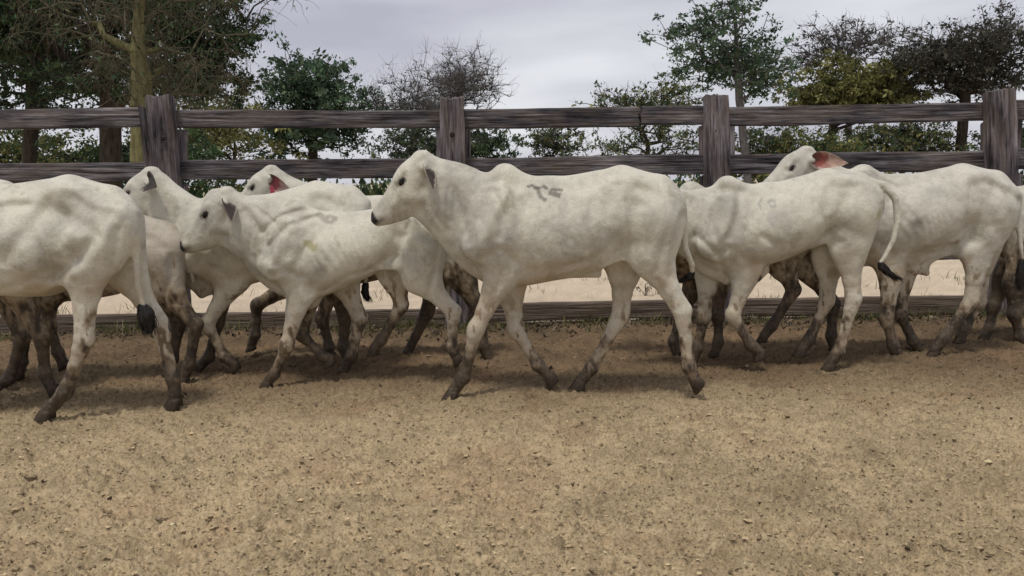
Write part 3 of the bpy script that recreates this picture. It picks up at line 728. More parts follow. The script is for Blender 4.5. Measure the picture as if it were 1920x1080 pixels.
            hind(NEAR, (1495, 440), (1466, 490), (1488, 545), (1446, 612), (1432, 630), g=False, toe=5),
            hind(FAR, (1510, 440), (1520, 500), (1562, 572), (1558, 630), (1562, 646), g=False, toe=40)],
      tailpath=[(1532, 368, 0), (1546, 390, 0), (1550, 430, 0), (1545, 470, 0)]),
 dict(name2='right back', tuck=12, folds=[([(1700, 505), (1760, 482), (1804, 450)], 9, -.016), ([(1640, 350), (1665, 400), (1652, 450)], 10, -.014), ([(1690, 420), (1688, 470), (1700, 510)], 9, -.012), ([(1800, 350), (1790, 400), (1800, 440)], 13, -.018), ([(1825, 345), (1862, 360), (1885, 378)], 9, -.012), ([(1650, 340), (1672, 352)], 5, -.010), ([(1655, 352), (1680, 362)], 5, -.009)], Y=4.68, S=.85, hump=(1614, 314), tail0=(1892, 350), head=((1510, 287), (1413, 364)), h=.0075, ribs=1.1, yaw=6,
      label='calf with raised head and wide red ear, ribbed flank, at the right', grey=1.0, mud=(.36, .36), mud_shade_w=(.26, .26), coat=(.57, .545, .47), ky=.83,
      legs=[fore(NEAR, (1655, 450), (1672, 508), (1662, 598), (1674, 648), (1680, 660), g=False, toe=40), fore(FAR, (1655, 450), (1692, 512), (1688, 590), (1712, 640), (1722, 655), g=False, toe=35),
            hind(NEAR, (1862, 405), (1835, 465), (1822, 560), (1768, 630), (1752, 652)),
            hind(FAR, (1850, 405), (1840, 470), (1835, 565), (1808, 615), (1802, 630), g=False, toe=10)],
      tailpath=[(1885, 345, 0), (1900, 372, -.03), (1900, 420, -.05), (1902, 462, -.06), (1906, 484, -.06)], tuft=[(1904, 500, -.06), (1900, 522, -.06), (1900, 542, -.06)], tuftr=.030,
      ear=dict(d=(1.0, -.40, -.02), o=(-.30, -.95, .05), L=.51, W=.145, m=EARR),
      extra=[((1712, 488), (1737, 513), 15, 5, .4, 22), ((1716, 478), (1796, 456), 18, 18, .6, 44)]),
 dict(name2='right edge', Y=5.02, S=.80, hump=(1946, 334), tail0=(2200, 372), head=((1822, 362), (1752, 440)), h=.0095,
      label='calf cut off by the right picture edge, muddy shade-tinted forelegs in view', mud=(.70, .70), mud_shade_w=(.4, .4), grey=1.1,
      legs=[fore(NEAR, (1920, 460), (1905, 530), (1902, 590), (1912, 632), (1920, 645), g=False, toe=40), fore(FAR, (1910, 460), (1885, 520), (1862, 580), (1854, 626), (1846, 640)),
            hind(NEAR, (2170, 440), (2170, 500), (2210, 570), (2200, 630), (2190, 645)), hind(FAR, (2170, 440), (2150, 500), (2130, 570), (2100, 630), (2090, 640))],
      tailpath=[(2195, 370, 0), (2212, 400, 0), (2214, 450, 0), (2206, 500, 0)]),
]

# ------------------------------------------------------------------ ground
def ground_material():
    m, t, b = mat('corral_earth', 0.95, 0.1)
    a = N(t, 'ShaderNodeAttribute', attribute_name='coat')
    v = coords(t, (1, 1, 1))
    n1 = noise(t, v, 105, 6, 0.70)
    r = ramp(t, n1, [(0.34, (0.46, 0.42, 0.36)), (0.43, (0.82, 0.80, 0.77)), (0.51, (1.0, 1.0, 0.98)), (0.66, (1.20, 1.18, 1.14))])  # darkest stops paint tiny shadows between grains, along with soil tone
    t.links.new(mixc(t, a.outputs['Color'], r, 1.0, 'MULTIPLY'), b.inputs['Base Color'])
    n2 = noise(t, v, 150, 5, 0.7); bump(t, b, n2, 1.0, 0.009)
    return m
M_GROUND = ground_material()
FENCE0 = np.array(unproj(100, 590, 5.75)); 
def fence_y(x): return 5.90 + 0.046 * x          # line of the fence on the ground
_rh = np.random.default_rng(404); PRINTS = []
for _ in range(420):
    _d = math.exp(_rh.uniform(math.log(1.7), math.log(5.9))); PRINTS.append((_d * _rh.uniform(-.85, .85), _d, _rh.normal(0, .35), _rh.uniform(.5, 1.2)))
def prints(x, y):
    h = np.zeros_like(x)
    for px_, py_, a_, k_ in PRINTS:
        m = (np.abs(x - px_) < .13) & (np.abs(y - py_) < .13)
        if not m.any(): continue
        dx, dy = x[m] - px_, y[m] - py_; u = dx * math.cos(a_) + dy * math.sin(a_); v = -dx * math.sin(a_) + dy * math.cos(a_)
        r_ = np.hypot(u / .052, v / .036); cleft = np.exp(-(v / .006) ** 2)
        h[m] += k_ * (-.016 * (1 - sstep(.65, 1.05, r_)) * (1 - .6 * cleft) + .009 * np.exp(-((r_ - 1.35) / .28) ** 2) * (1 + .8 * np.sign(u) * np.minimum(1, np.abs(u) / .05)))
    return h
def relief(x, y):
    near = 1 - sstep(5.6, 6.3, y - (fence_y(x) - 5.9))
    h = fbm(x * 1.1, y * 1.1, x * 0, 3, 60) * .018
    h1 = fbm(x * 7, y * 7, x * 0, 3, 70) * .006
    n = fbm(x * 26, y * 26, x * 0 + 3, 4, 80, .62)
    cl = np.maximum(n - .05, 0) ** 1.1 * .013 - np.maximum(-n - .55, 0) * .012
    n2 = fbm(x * 85, y * 85, x * 0 + 9, 2, 90); cl2 = np.maximum(n2 - .0, 0) * .019
    return h * (.4 + .6 * near) + (h1 + cl + cl2) * (.15 + .85 * near) + prints(x, y), n, n2, near
def build_ground():
    d = np.concatenate([np.geomspace(1.6, 7.0, 480), np.geomspace(7.1, 30, 60)])
    s = np.concatenate([-np.geomspace(1.9, .84, 40), np.linspace(-.83, .83, 600), np.geomspace(.84, 1.9, 40)])
    Dg, Sg = np.meshgrid(d, s, indexing='ij'); x = Dg * Sg; y = Dg
    h, n, n2, near = relief(x, y)
    edge = np.maximum(sstep(1.8, 1.9, np.abs(Sg)), np.maximum(sstep(26, 30, Dg), 1 - sstep(1.6, 1.66, Dg)))
    z = h * (1 - edge) - .05 * edge - np.where(y > 6.3, .004, 0)
    wob = fbm(x * .9, y * .9, x * 0, 3, 101); w2 = fbm(x * 4, y * 4, x * 0, 3, 111); w3 = fbm(x * 14, y * 14, x * 0, 3, 121)
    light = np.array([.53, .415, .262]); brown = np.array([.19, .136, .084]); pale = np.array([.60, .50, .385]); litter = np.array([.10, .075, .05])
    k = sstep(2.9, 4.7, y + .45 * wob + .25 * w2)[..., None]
    col = light * (1 - k) + brown * k  # browner soil towards the fence, with the herd's shade put into the colour
    red = (sstep(.25, .8, w2 + .3 * wob) * .35)[..., None]; col = col * (1 - red) + np.array([.25, .16, .10]) * red
    br = (1 + .16 * w2 + .14 * w3 + .10 * wob)[..., None]; col = col * br
    dk = (sstep(.35, .75, n) * .08 + sstep(.45, .9, w3) * .3 + sstep(.25, .6, n2) * sstep(.0, .5, w3) * .5)[..., None]; col = col * (1 - dk * .6)
    fy = y - fence_y(x)
    lf = (np.exp(-((fy + .12 + .1 * w2) / .26) ** 2) * np.clip(.55 + .6 * w3, 0, 1))[..., None]; col = col * (1 - lf) + litter * lf
    p = sstep(-.02, .22, fy + .12 * w2)[..., None]; col2 = pale * (1 + .08 * w2 + .08 * w3)[..., None]
    gr = (sstep(.15, .6, fbm(x * .5, y * .5, x * 0, 3, 131)) * sstep(9, 14, y) * .6)[..., None]; col2 = col2 * (1 - gr) + np.array([.17, .16, .07]) * gr
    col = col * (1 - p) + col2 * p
    nd, ns = Dg.shape
    V = np.stack([x, y, z], -1).reshape(-1, 3)
    i = np.arange((nd - 1) * (ns - 1)); r, c_ = i // (ns - 1), i % (ns - 1); a0 = r * ns + c_
    Q = np.stack([a0, a0 + 1, a0 + ns + 1, a0 + ns], 1)
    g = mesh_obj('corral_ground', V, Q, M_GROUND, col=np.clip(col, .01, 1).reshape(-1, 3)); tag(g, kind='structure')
    m2 = simple('far_field', (.30, .25, .16), (.55, .46, .34), 0.95, 0.25, 0.1, 0)
    R_ = 600; V = [(-R_, -60, -.035), (R_, -60, -.035), (R_, R_, -.035), (-R_, R_, -.035)]
    tag(mesh_obj('field', V, [(0, 1, 2, 3)], m2, smooth=False), kind='structure')
build_ground()
def ground_z(x, y):
    return float(relief(np.array([x]), np.array([y]))[0][0])

def blob_template(n_=1, seed=0):
    import bmesh
    bm = bmesh.new(); bmesh.ops.create_icosphere(bm, subdivisions=n_, radius=1)
    v = np.array([p.co[:] for p in bm.verts]); f = np.array([[p.index for p in q.verts] for q in bm.faces]); bm.free()
    return v, f
def scatter_clods(name, n, size, col, rngs, seed, flat=.55, mats=None):
    r = np.random.default_rng(seed); bv, bf = blob_template(1)
    if n > 20000:
        bv = np.array([(1, 0, 0), (-1, 0, 0), (0, 1, 0), (0, -1, 0), (0, 0, 1), (0, 0, -1)], float); bf = np.array([(0, 2, 4), (2, 1, 4), (1, 3, 4), (3, 0, 4), (2, 0, 5), (1, 2, 5), (3, 1, 5), (0, 3, 5)])
    d = np.exp(r.uniform(math.log(rngs[0]), math.log(rngs[1]), n)); s = r.uniform(-.85, .85, n); x = d * s; y = d
    keep = y < fence_y(x) + .1; x, y = x[keep], y[keep]; n = len(x)
    z = relief(x, y)[0]
    sz = size * np.exp(r.normal(0, .45, n))
    V = bv[None] * (1 + .30 * r.normal(size=(n, len(bv), 1)))
    V = V * (sz[:, None, None] * np.stack([r.uniform(.7, 1.5, n), r.uniform(.7, 1.3, n), np.full(n, flat) * r.uniform(.7, 1.3, n)], 1)[:, None, :])
    a = r.uniform(0, 6.28, n); ca, sa = np.cos(a)[:, None], np.sin(a)[:, None]
    X = V[..., 0] * ca - V[..., 1] * sa + x[:, None]; Yv = V[..., 0] * sa + V[..., 1] * ca + y[:, None]; Z = V[..., 2] + (z + sz * flat * .35)[:, None]
    V = np.stack([X, Yv, Z], -1).reshape(-1, 3); Fq = (bf[None] + (np.arange(n) * len(bv))[:, None, None]).reshape(-1, 3)
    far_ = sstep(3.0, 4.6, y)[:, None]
    c = np.array(col)[None] * np.exp(r.normal(0, .28, n))[:, None] * (1 - .52 * far_); c = np.repeat(c, len(bv), 0)  # far clods darkened to follow the shade painted into the ground
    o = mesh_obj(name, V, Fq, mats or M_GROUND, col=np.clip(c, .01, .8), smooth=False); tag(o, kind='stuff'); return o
tag(scatter_clods('soil_clods', 36000, .0040, (.43, .335, .21), (1.6, 5.8), 5), 'small brown clods of loose earth scattered over the corral floor', 'earth clods')
tag(scatter_clods('dark_crumbs', 1700, .0031, (.095, .07, .046), (1.6, 5.8), 6), 'dark bits of dung and damp clods, doubling as small painted shadows on the corral floor', 'dung crumbs')  # dark bits also stand in for tiny shadows between clods
tag(scatter_clods('pebbles', 450, .0038, (.46, .38, .27), (1.6, 5.8), 7), 'pale small pebbles scattered on the corral floor', 'pebbles')

# ------------------------------------------------------------------ fence
def wood_material():
    m, t, b = mat('weathered_wood', 0.9, 0.15)
    v = coords(t, (1.6, 26, 26), rnd=True); v2 = coords(t, (1.2, 3.0, 3.0), rnd=True); v3 = coords(t, (2.2, 70, 70), rnd=True)
    n1 = noise(t, v, 1.6, 7, 0.65); n2 = noise(t, v2, 1.5, 5, 0.6); n3 = noise(t, v3, 1.3, 4, 0.6)
    c = ramp(t, n1, [(0.32, (.028, .026, .027)), (0.43, (.11, .100, .104)), (0.56, (.20, .184, .187)), (0.70, (.36, .34, .335))])
    st = ramp(t, n2, [(0.36, (.16, .15, .17)), (0.50, (.62, .60, .62)), (0.64, (1.1, 1.08, 1.08))])
    c = mixc(t, c, st, 0.85, 'MULTIPLY')
    lines = ramp(t, n3, [(0.36, (.14, .13, .13)), (0.44, (1, 1, 1))])
    c = mixc(t, c, lines, 0.8, 'MULTIPLY')
    n4 = noise(t, coords(t, (1, 4, 4), rnd=True), 3.0, 4, .6)
    c = mixc(t, c, (.15, .115, .085), ramp(t, n4, [(0.46, (0, 0, 0)), (0.70, (.6, .6, .6))]))
    geo = N(t, 'ShaderNodeNewGeometry'); sx = N(t, 'ShaderNodeSeparateXYZ'); t.links.new(geo.outputs['Normal'], sx.inputs[0])
    t.links.new(c, b.inputs['Base Color'])
    ad = N(t, 'ShaderNodeMath', operation='ADD'); t.links.new(n1, ad.inputs[0]); t.links.new(n3, ad.inputs[1])
    bump(t, b, ad.outputs[0], 1.0, 0.012)
    return m
M_WOOD = wood_material()
M_POST = wood_material(); _t = M_POST.node_tree; _b = _t.nodes['Principled BSDF']; _src = _b.inputs['Base Color'].links[0].from_socket
_t.links.new(mixc(_t, _src, (1.32, 1.28, 1.28), 1.0, 'MULTIPLY'), _b.inputs['Base Color'])
M_DIRT = wood_material(); _t = M_DIRT.node_tree; _b = _t.nodes['Principled BSDF']; _src = _b.inputs['Base Color'].links[0].from_socket
_t.links.new(mixc(_t, _src, (.17, .125, .085), .55), _b.inputs['Base Color'])
M_IRON = simple('rusty_iron', (.012, .010, .010), (.035, .024, .018), .7, 60, .4)

def beam(name, parent, L_, w, h, seed, rag=.006, groove=.006, nx=None, ends=.02, mt=None):
    """weathered beam, long axis = local X, worn edges, split ends, cracks along the grain"""
    nx = nx or int(L_ / .025) + 2; nper = 10
    r = np.random.default_rng(seed)
    prof = []
    for (ax, ay, bx, by) in ((-1, -1, 1, -1), (1, -1, 1, 1), (1, 1, -1, 1), (-1, 1, -1, -1)):
        for i in range(nper):
            t = i / nper; prof.append((ax + (bx - ax) * t, ay + (by - ay) * t))
    prof = np.array(prof); rad = np.abs(prof); cr = np.minimum(rad[:, 0], rad[:, 1]); rr = np.where(cr > .86, 1 - .5 * (cr - .86), 1)
    prof = prof * rr[:, None]; n = len(prof)
    xs = np.linspace(-L_ / 2, L_ / 2, nx); X = np.repeat(xs[:, None], n, 1); Yp = prof[None, :, 0] * w / 2 + 0 * X; Zp = prof[None, :, 1] * h / 2 + 0 * X
    s = seed * 13.7
    dis = fbm(X * 1.5 + s, Yp * 10, Zp * 10, 3, seed) * rag * 1.2 + fbm(X * 5 + s, Yp * 60, Zp * 60, 2, seed + 1) * rag * .6
    gv = vnoise(X * 2.2 + s, Yp * 75, Zp * 75, seed + 2); gr = -np.maximum(gv - .35, 0) * groove * 2
    nrm = prof / np.linalg.norm(prof, axis=1)[:, None]
    Yp = Yp + (dis + gr) * nrm[None, :, 0]; Zp = Zp + (dis + gr) * nrm[None, :, 1]
    Zp += (fbm(X * .7 + s, X * 0, X * 0, 2, seed + 3)) * rag * 1.5
    endm = np.zeros_like(X); endm[0] = -1; endm[-1] = 1
    X = X + endm * fbm(Yp * 25 + s, Zp * 25, X * 0, 2, seed + 4) * ends
    V = np.stack([X, Yp, Zp], -1).reshape(-1, 3)
    Q = [(i * n + j, (i + 1) * n + j, (i + 1) * n + (j + 1) % n, i * n + (j + 1) % n) for i in range(nx - 1) for j in range(n)]
    V = np.vstack([V, [(xs[0] + .004, 0, 0), (xs[-1] - .004, 0, 0)]]); k0 = nx * n
    Fc = Q + [(k0, j, (j + 1) % n) for j in range(n)] + [(k0 + 1, (nx - 1) * n + (j + 1) % n, (nx - 1) * n + j) for j in range(n)]
    o = mesh_obj(name, V, Fc, mt or M_WOOD, parent, smooth=False)
    return o
def place(o, p0, p1, ro, flip=0):
    """put a beam so that it runs from p0 to p1 (world), parent origin ro"""
    p0, p1 = Vector(p0), Vector(p1); x = (p1 - p0).normalized(); zc = Vector((0, 0, 1)) if abs(x.z) < .9 else Vector((-.046, 1, 0)).normalized()
    y = zc.cross(x).normalized(); z = x.cross(y)
    M = Matrix((x, y, z)).transposed().to_4x4(); M.translation = (p0 + p1) / 2 - Vector(ro)
    o.matrix_local = M
fence = empty('corral_fence', (0, 5.90, 0), 'old weathered grey timber fence of thick posts and rails behind the calves', 'fence')
RO = np.array([0, 5.90, 0])
def FY(px):                                       # depth of the fence line at an image column
    Y = 5.9
    for _ in range(6): Y = fence_y((px - 960) / F * Y)
    return Y
def fpt(px, py, dy=0): return unproj(px, py, FY(px) + dy)
POSTS = [(-232, 190, 52, 0), (305, 182, 50, 14), (848, 184, 50, 4), (1341, 178, 50, 4), (1874, 169, 54, 4), (2420, 160, 54, 0)]
for i, (px, py, wpx, lean) in enumerate(POSTS):
    Y = FY(px); top = fpt(px - lean * .35, py, -.055); w = wpx / ppm(Y); base = fpt(px + lean * .65, 345, -.055); sl = (base - top) / (top[2] - base[2])
    bot = top + sl * (top[2] + .05)
    L_ = np.linalg.norm(top - bot)
    o = beam('post', fence, L_, w * .86, .10, 200 + i, .010, .014, ends=.018, mt=M_POST); place(o, bot, top, RO)
    if i == 1:                                     # lower stump beside the leaning post
        o = beam('post', fence, 1.5, .10, .12, 231, .012, .012, ends=.03); q = fpt(276, 200, -.02); place(o, (q[0] + .05, q[1], q[2] - 1.5), q, RO)
    # packing blocks between the rails, slightly wider than the post
    for k, (ya, yb) in enumerate(((244, 292), (344, 392))):
        if i == 0 or i == 5: continue
        dyp = -.0115 * (px - 960)
        cx = px + (3 if lean < 10 else 12)
        p, q = fpt(cx, yb + dyp + 6, .045), fpt(cx, ya + dyp - 6, .045)
        o = beam('packing_block', fence, q[2] - p[2], w * 1.28, .08, 250 + i * 4 + k, .006, .008, nx=24, mt=M_POST); place(o, p, q, RO)
    # bolt in a drilled hole
    for by in (252,):
        by2 = by - .0125 * (px - 848)
        q = fpt(px + (lean * .0), by2, -.055 - .053)
        V = []; Fc = []
        for rr, yy in ((.019, .004), (.014, -.006), (.009, -.010)):
            for j in range(10):
                a = j / 10 * 6.283; V.append((rr * math.cos(a), yy, rr * math.sin(a)))
        for k in range(2):
            for j in range(10): Fc.append((k * 10 + j, k * 10 + (j + 1) % 10, (k + 1) * 10 + (j + 1) % 10, (k + 1) * 10 + j))
        Fc.append(tuple(range(20, 30))[::-1])
        o = mesh_obj('bolt', V, Fc, M_IRON, fence); o.location = [float(v) for v in (q - RO)]
# rails: (x0, x1, y of top at x0, at x1, y of bottom at x0, at x1)
TOPR = [(-300, 285, 208, 203, 246, 239), (318, 838, 208, 208, 241, 240), (862, 1199, 205, 201, 241, 237), (1201, 1330, 200, 199, 236, 235), (1356, 1862, 199, 191, 236, 226), (1888, 2480, 188, 176, 226, 214)]
MIDR = [(-300, 300, 308, 302, 344, 337), (325, 838, 301, 296, 336, 333), (862, 1330, 295, 291, 332, 327), (1356, 1862, 291, 281, 327, 320), (1888, 2480, 280, 270, 320, 308)]
BOTR = [(-300, 318, 600, 588, 640, 622), (322, 848, 588, 576, 620, 610), (852, 1340, 568, 561, 602, 594), (1344, 1872, 561, 552, 594, 585), (1876, 2480, 552, 540, 585, 574)]
rails = [(r, 0) for r in TOPR] + [(r, 1) for r in MIDR] + [(r, 2) for r in BOTR]
for k, off in ((3, 92), (4, 168)): rails += [((a, b, c_ + off, d_ + off - 6 * 0, e_ + off, f_ + off), k) for a, b, c_, d_, e_, f_ in MIDR]
for i, ((x0, x1, ya, yb, yc, yd), row) in enumerate(rails):
    p = (fpt(x0, ya, .02) + fpt(x0, yc, .02)) / 2; q = (fpt(x1, yb, .02) + fpt(x1, yd, .02)) / 2
    h = (fpt(x0, ya)[2] - fpt(x0, yc)[2] + fpt(x1, yb)[2] - fpt(x1, yd)[2]) / 2
    o = beam('rail', fence, np.linalg.norm(q - p), .06, h, 300 + i, .0045, .005, mt=M_DIRT if row == 2 else None); place(o, p, q, RO)

# grass, litter and weeds at the fence foot
def blades(name, pts, hts, wd, cols, mt, seed, lean=.4, label=None, cat=None, kind='stuff'):
    r = np.random.default_rng(seed); n = len(pts)
    a = r.uniform(0, 6.28, n); dx, dy = np.cos(a), np.sin(a); ln = r.uniform(.1, lean, n) * hts
    ex = r.uniform(0, 6.28, n); lx, ly = np.cos(ex) * ln, np.sin(ex) * ln
    p = np.asarray(pts); w = wd * r.uniform(.6, 1.4, n)
    A = p + np.stack([dx * w, dy * w, 0 * w], 1); B_ = p - np.stack([dx * w, dy * w, 0 * w], 1)
    m_ = p + np.stack([lx * .35, ly * .35, hts * .6], 1); C_ = m_ - np.stack([dx * w, dy * w, 0 * w], 1) * .8; D_ = m_ + np.stack([dx * w, dy * w, 0 * w], 1) * .8
    E_ = p + np.stack([lx, ly, hts], 1); E2 = E_ + np.stack([dx * w, dy * w, 0 * w], 1) * .2
    V = np.stack([A, B_, C_, D_, E_, E2], 1).reshape(-1, 3); b = np.arange(n)[:, None] * 6
    Q = np.concatenate([b + np.array([[0, 1, 2, 3]]), b + np.array([[3, 2, 4, 5]])])
    ci = r.integers(0, len(cols), n); c = np.array(cols)[ci] * np.exp(r.normal(0, .25, n))[:, None]
    o = mesh_obj(name, V, Q, mt, col=np.clip(np.repeat(c, 6, 0), .005, .8), smooth=False)
    tag(o, label, cat, kind=kind); return o
def leaf_material(name, trans=.38):
    m, t, b = mat(name, .6, .25)
    a = N(t, 'ShaderNodeAttribute', attribute_name='coat'); t.links.new(a.outputs['Color'], b.inputs['Base Color'])
    tr = N(t, 'ShaderNodeBsdfTranslucent'); t.links.new(a.outputs['Color'], tr.inputs[0]); mx = N(t, 'ShaderNodeMixShader'); mx.inputs[0].default_value = trans
    out = [n for n in t.nodes if n.type == 'OUTPUT_MATERIAL'][0]
    t.links.new(b.outputs[0], mx.inputs[1]); t.links.new(tr.outputs[0], mx.inputs[2]); t.links.new(mx.outputs[0], out.inputs[0])
    return m
M_LEAF = leaf_material('foliage')
r = np.random.default_rng(77)
cl = []
for i in range(150):
    cx = r.uniform(-4.6, 4.8); cy = fence_y(cx) + r.normal(-.02, .13); k = r.integers(6, 60)
    dens = 1.2 if (-1.9 < cx < -.3) else .6
    for j in range(int(k * dens)): cl.append((cx + r.normal(0, .07), cy + r.normal(0, .05), 0))
for i in range(170):
    cx = r.uniform(-9, 9); cy = fence_y(cx) + .4 + 7 * r.random() ** 1.3; k = r.integers(4, 22)
    for j in range(k): cl.append((cx + r.normal(0, .09), cy + r.normal(0, .09), 0))
pts = np.array(cl); pts[:, 2] = relief(pts[:, 0], pts[:, 1])[0] - .005
blades('grass', pts, np.abs(r.normal(.055, .03, len(pts))) + .012, .0028, [(.10, .13, .03), (.20, .20, .07), (.26, .22, .12), (.07, .09, .03)], M_LEAF, 8, 1.2,
       'short sparse grass growing along the foot of the fence', 'grass')
n = 2600; x = r.uniform(-4.8, 4.9, n); y = fence_y(x) + r.normal(-.10, .17, n); pts = np.stack([x, y, relief(x, y)[0]], 1)
blades('leaf_litter', pts, r.uniform(.01, .035, n), .009, [(.06, .045, .03), (.13, .095, .06), (.035, .028, .02), (.22, .18, .13)], M_LEAF, 9, 3.0,
       'dry brown leaf litter gathered along the foot of the fence', 'leaf litter')
def weed(px, py, Y, h, n):
    r2 = np.random.default_rng(int(px)); p0 = unproj(px, py, Y); V = []; Q = []
    root = empty('weed', (p0[0], p0[1], -.005), 'left of two thin dry weeds on the pale ground under the middle calf' if px < 1225 else 'right of two thin dry weeds on the pale ground under the middle calf', 'weed')
    for i in range(n):
        b = np.zeros(3); d = np.array([r2.normal(0, .25), r2.normal(0, .25), 1.0]); L_ = h * r2.uniform(.6, 1)
        for k in range(4):
            e = b + d / np.linalg.norm(d) * L_ / 4; d = d + r2.normal(0, .25, 3); s = np.array([.004, 0, 0]); q = len(V); V += [b - s, b + s, e + s * .7, e - s * .7]; Q.append((q, q + 1, q + 2, q + 3))
            for z_ in range(3):
                o = r2.normal(0, .02, 3); q = len(V); V += [e, e + o, e + o + r2.normal(0, .012, 3)]; Q.append((q, q + 1, q + 2))
            b = e
    o = mesh_obj('stem', V, Q, M_LEAF, root, smooth=False, col=np.tile([.07, .055, .03], (len(V), 1)))
weed(1210, 556, 7.3, .20, 4); weed(1240, 552, 7.4, .17, 3)

# ------------------------------------------------------------------ trees
def bark(name, c1, c2):
    m, t, b = mat(name, .9, .1); v = coords(t, (6, 6, 1.5)); n = noise(t, v, 3, 6, .65)
    t.links.new(ramp(t, n, [(.35, c1), (.65, c2)]), b.inputs['Base Color']); bump(t, b, n, .7, .02); return m
M_BARK = bark('dark_bark', (.025, .020, .016), (.07, .058, .045)); M_BARKO = bark('olive_bark', (.085, .078, .036), (.20, .185, .09)); M_BARKT = bark('twig_bark', (.06, .052, .035), (.14, .125, .085)); M_BARKG = bark('grey_bark', (.085, .08, .078), (.17, .16, .155))
def tube_mesh(segs, ns=5):
    """segs: list of (p, q, r0, r1)"""
    P = np.array([s[0] for s in segs]); Qp = np.array([s[1] for s in segs]); r0 = np.array([s[2] for s in segs]); r1 = np.array([s[3] for s in segs])
    d = Qp - P; d /= np.linalg.norm(d, axis=1)[:, None] + 1e-9
    ref = np.where(np.abs(d[:, 2:3]) > .9, np.array([[1., 0, 0]]), np.array([[0, 0, 1.]])); u = np.cross(d, ref); u /= np.linalg.norm(u, axis=1)[:, None]; v = np.cross(d, u)
    a = np.arange(ns) / ns * 2 * math.pi; ring = np.cos(a)[None, :, None] * u[:, None] + np.sin(a)[None, :, None] * v[:, None]
    A = P[:, None] + ring * r0[:, None, None]; B_ = Qp[:, None] + ring * r1[:, None, None]
    V = np.concatenate([A, B_], 1).reshape(-1, 3); b = np.arange(len(segs))[:, None] * 2 * ns
    Q = np.concatenate([b + np.array([[j, (j + 1) % ns, ns + (j + 1) % ns, ns + j]]) for j in range(ns)])
    return V, Q
def make_tree(name, label, cat, D, base_px, top_px, clumps, nodes, leaves, lsize, cols, trunk_r, bk, seed, spread=.35, twigs=0, droop=0, group='trees beyond the fence', bare=False, rmin=.004, curl=.06, aspect=.45, pw=.5, bk2=None, back=0):
    lsize *= .85
    """clumps: (px, py, rx, ry, weight) ellipses at distance D, given real depth; skeleton grows from the trunk to points in them"""
    r = np.random.default_rng(seed); pm = ppm(D)
    base = unproj(base_px, 540, D); base[2] = -.05; tp = unproj(*top_px, D)
    # trunk polyline
    K = max(4, int(np.linalg.norm(tp - base) / .35)); nd = []; par = []
    wob = r.normal(0, .03, (K + 1, 3)).cumsum(0) * .5; wob -= np.linspace(0, 1, K + 1)[:, None] * wob[-1]
    for i in range(K + 1):
        nd.append(base + (tp - base) * i / K + wob[i] * [1, 1, 0]); par.append(i - 1)
    ntr = len(nd)
    w = np.array([c_[4] for c_ in clumps], float); w /= w.sum(); tips = []
    subs = []
    for _ in range(max(8, nodes // 9)):
        c_ = clumps[r.choice(len(clumps), p=w)]
        v = r.normal(0, 1, 3); v /= np.linalg.norm(v); v *= r.random() ** .40 * r.uniform(.8, 1.12)
        cen = unproj(c_[0], c_[1], D); rx, rz = c_[2] / pm, c_[3] / pm
        if back: v[1] = abs(v[1]) + .25
        subs.append(cen + v * np.array([rx, min(rx, 1.6 * rz) * .9, rz]))
    for _ in range(nodes):
        sb = subs[r.integers(len(subs))]; tips.append(sb + r.normal(0, 1, 3) * np.array([1.1, 1.1, .55]) * spread * 1.0)
    tips = np.array(tips); tips[:, 2] = np.maximum(tips[:, 2], .15)
    order = np.argsort(np.linalg.norm(tips - tp, axis=1) + r.normal(0, .15, nodes)); tipid = []
    arr = np.zeros((ntr + nodes * 5, 3)); arr[:ntr] = nd; cnt = ntr
    dist0 = np.zeros(len(arr)); dist0[:ntr] = np.linalg.norm(np.array(nd) - nd[0], axis=1)
    lo_ok = max(1, int(ntr * .30))
    for ti in order:
        t = tips[ti]; dd = np.linalg.norm(arr[lo_ok:cnt] - t, axis=1) + .25 * dist0[lo_ok:cnt] + np.maximum(arr[lo_ok:cnt, 2] - t[2], 0) * .5
        j = int(np.argmin(dd)) + lo_ok; s0 = arr[j]; Ls = np.linalg.norm(t - s0); ns = int(min(4, max(1, round(Ls / .3))))
        mid = r.normal(0, curl, 3) * Ls + np.array([0, 0, .08 * Ls if not droop else .2 * Ls]); pj = j
        for k in range(1, ns + 1):
            f = k / ns; p = s0 + (t - s0) * f + mid * 4 * f * (1 - f); arr[cnt] = p; par.append(pj); dist0[cnt] = dist0[pj] + Ls / ns; pj = cnt; cnt += 1
        tipid.append(pj)
    arr = arr[:cnt]; load = np.zeros(cnt); load[tipid] += 1
    for i in range(cnt - 1, 0, -1): load[par[i]] += load[i]
    rad = rmin + (trunk_r - rmin) * (np.maximum(load, .3) / load[0]) ** pw
    segs = [(arr[par[i]], arr[i], rad[par[i]] if par[i] < ntr and i < ntr else min(rad[par[i]], rad[i] * 1.6), rad[i]) for i in range(1, cnt)]
    T_ = arr[tipid]
    if twigs:
        for p in T_:
            for _ in range(twigs):
                q = p; d = r.normal(0, 1, 3); d[2] = abs(d[2]) * (.9 if not droop else -1.4); d /= np.linalg.norm(d); Lt = spread * r.uniform(.5, 1.3)
                for k in range(3):
                    e = q + d * Lt / 3; segs.append((q, e, rmin * (.9 - .2 * k), rmin * (.7 - .2 * k))); q = e; d = d + r.normal(0, .3, 3) - np.array([0, 0, .5 if droop else 0]); d /= np.linalg.norm(d)
    ro = arr[0].copy(); ro[2] = 0
    root = empty(name, ro, label, cat, group)
    big = [s for s in segs if s[2] > trunk_r * .22]; sm = [s for s in segs if s[2] <= trunk_r * .22]
    V1, Q1 = tube_mesh(big, 8); mesh_obj('trunk', V1 - ro, Q1, bk, root)
    V2, Q2 = tube_mesh(sm, 3)
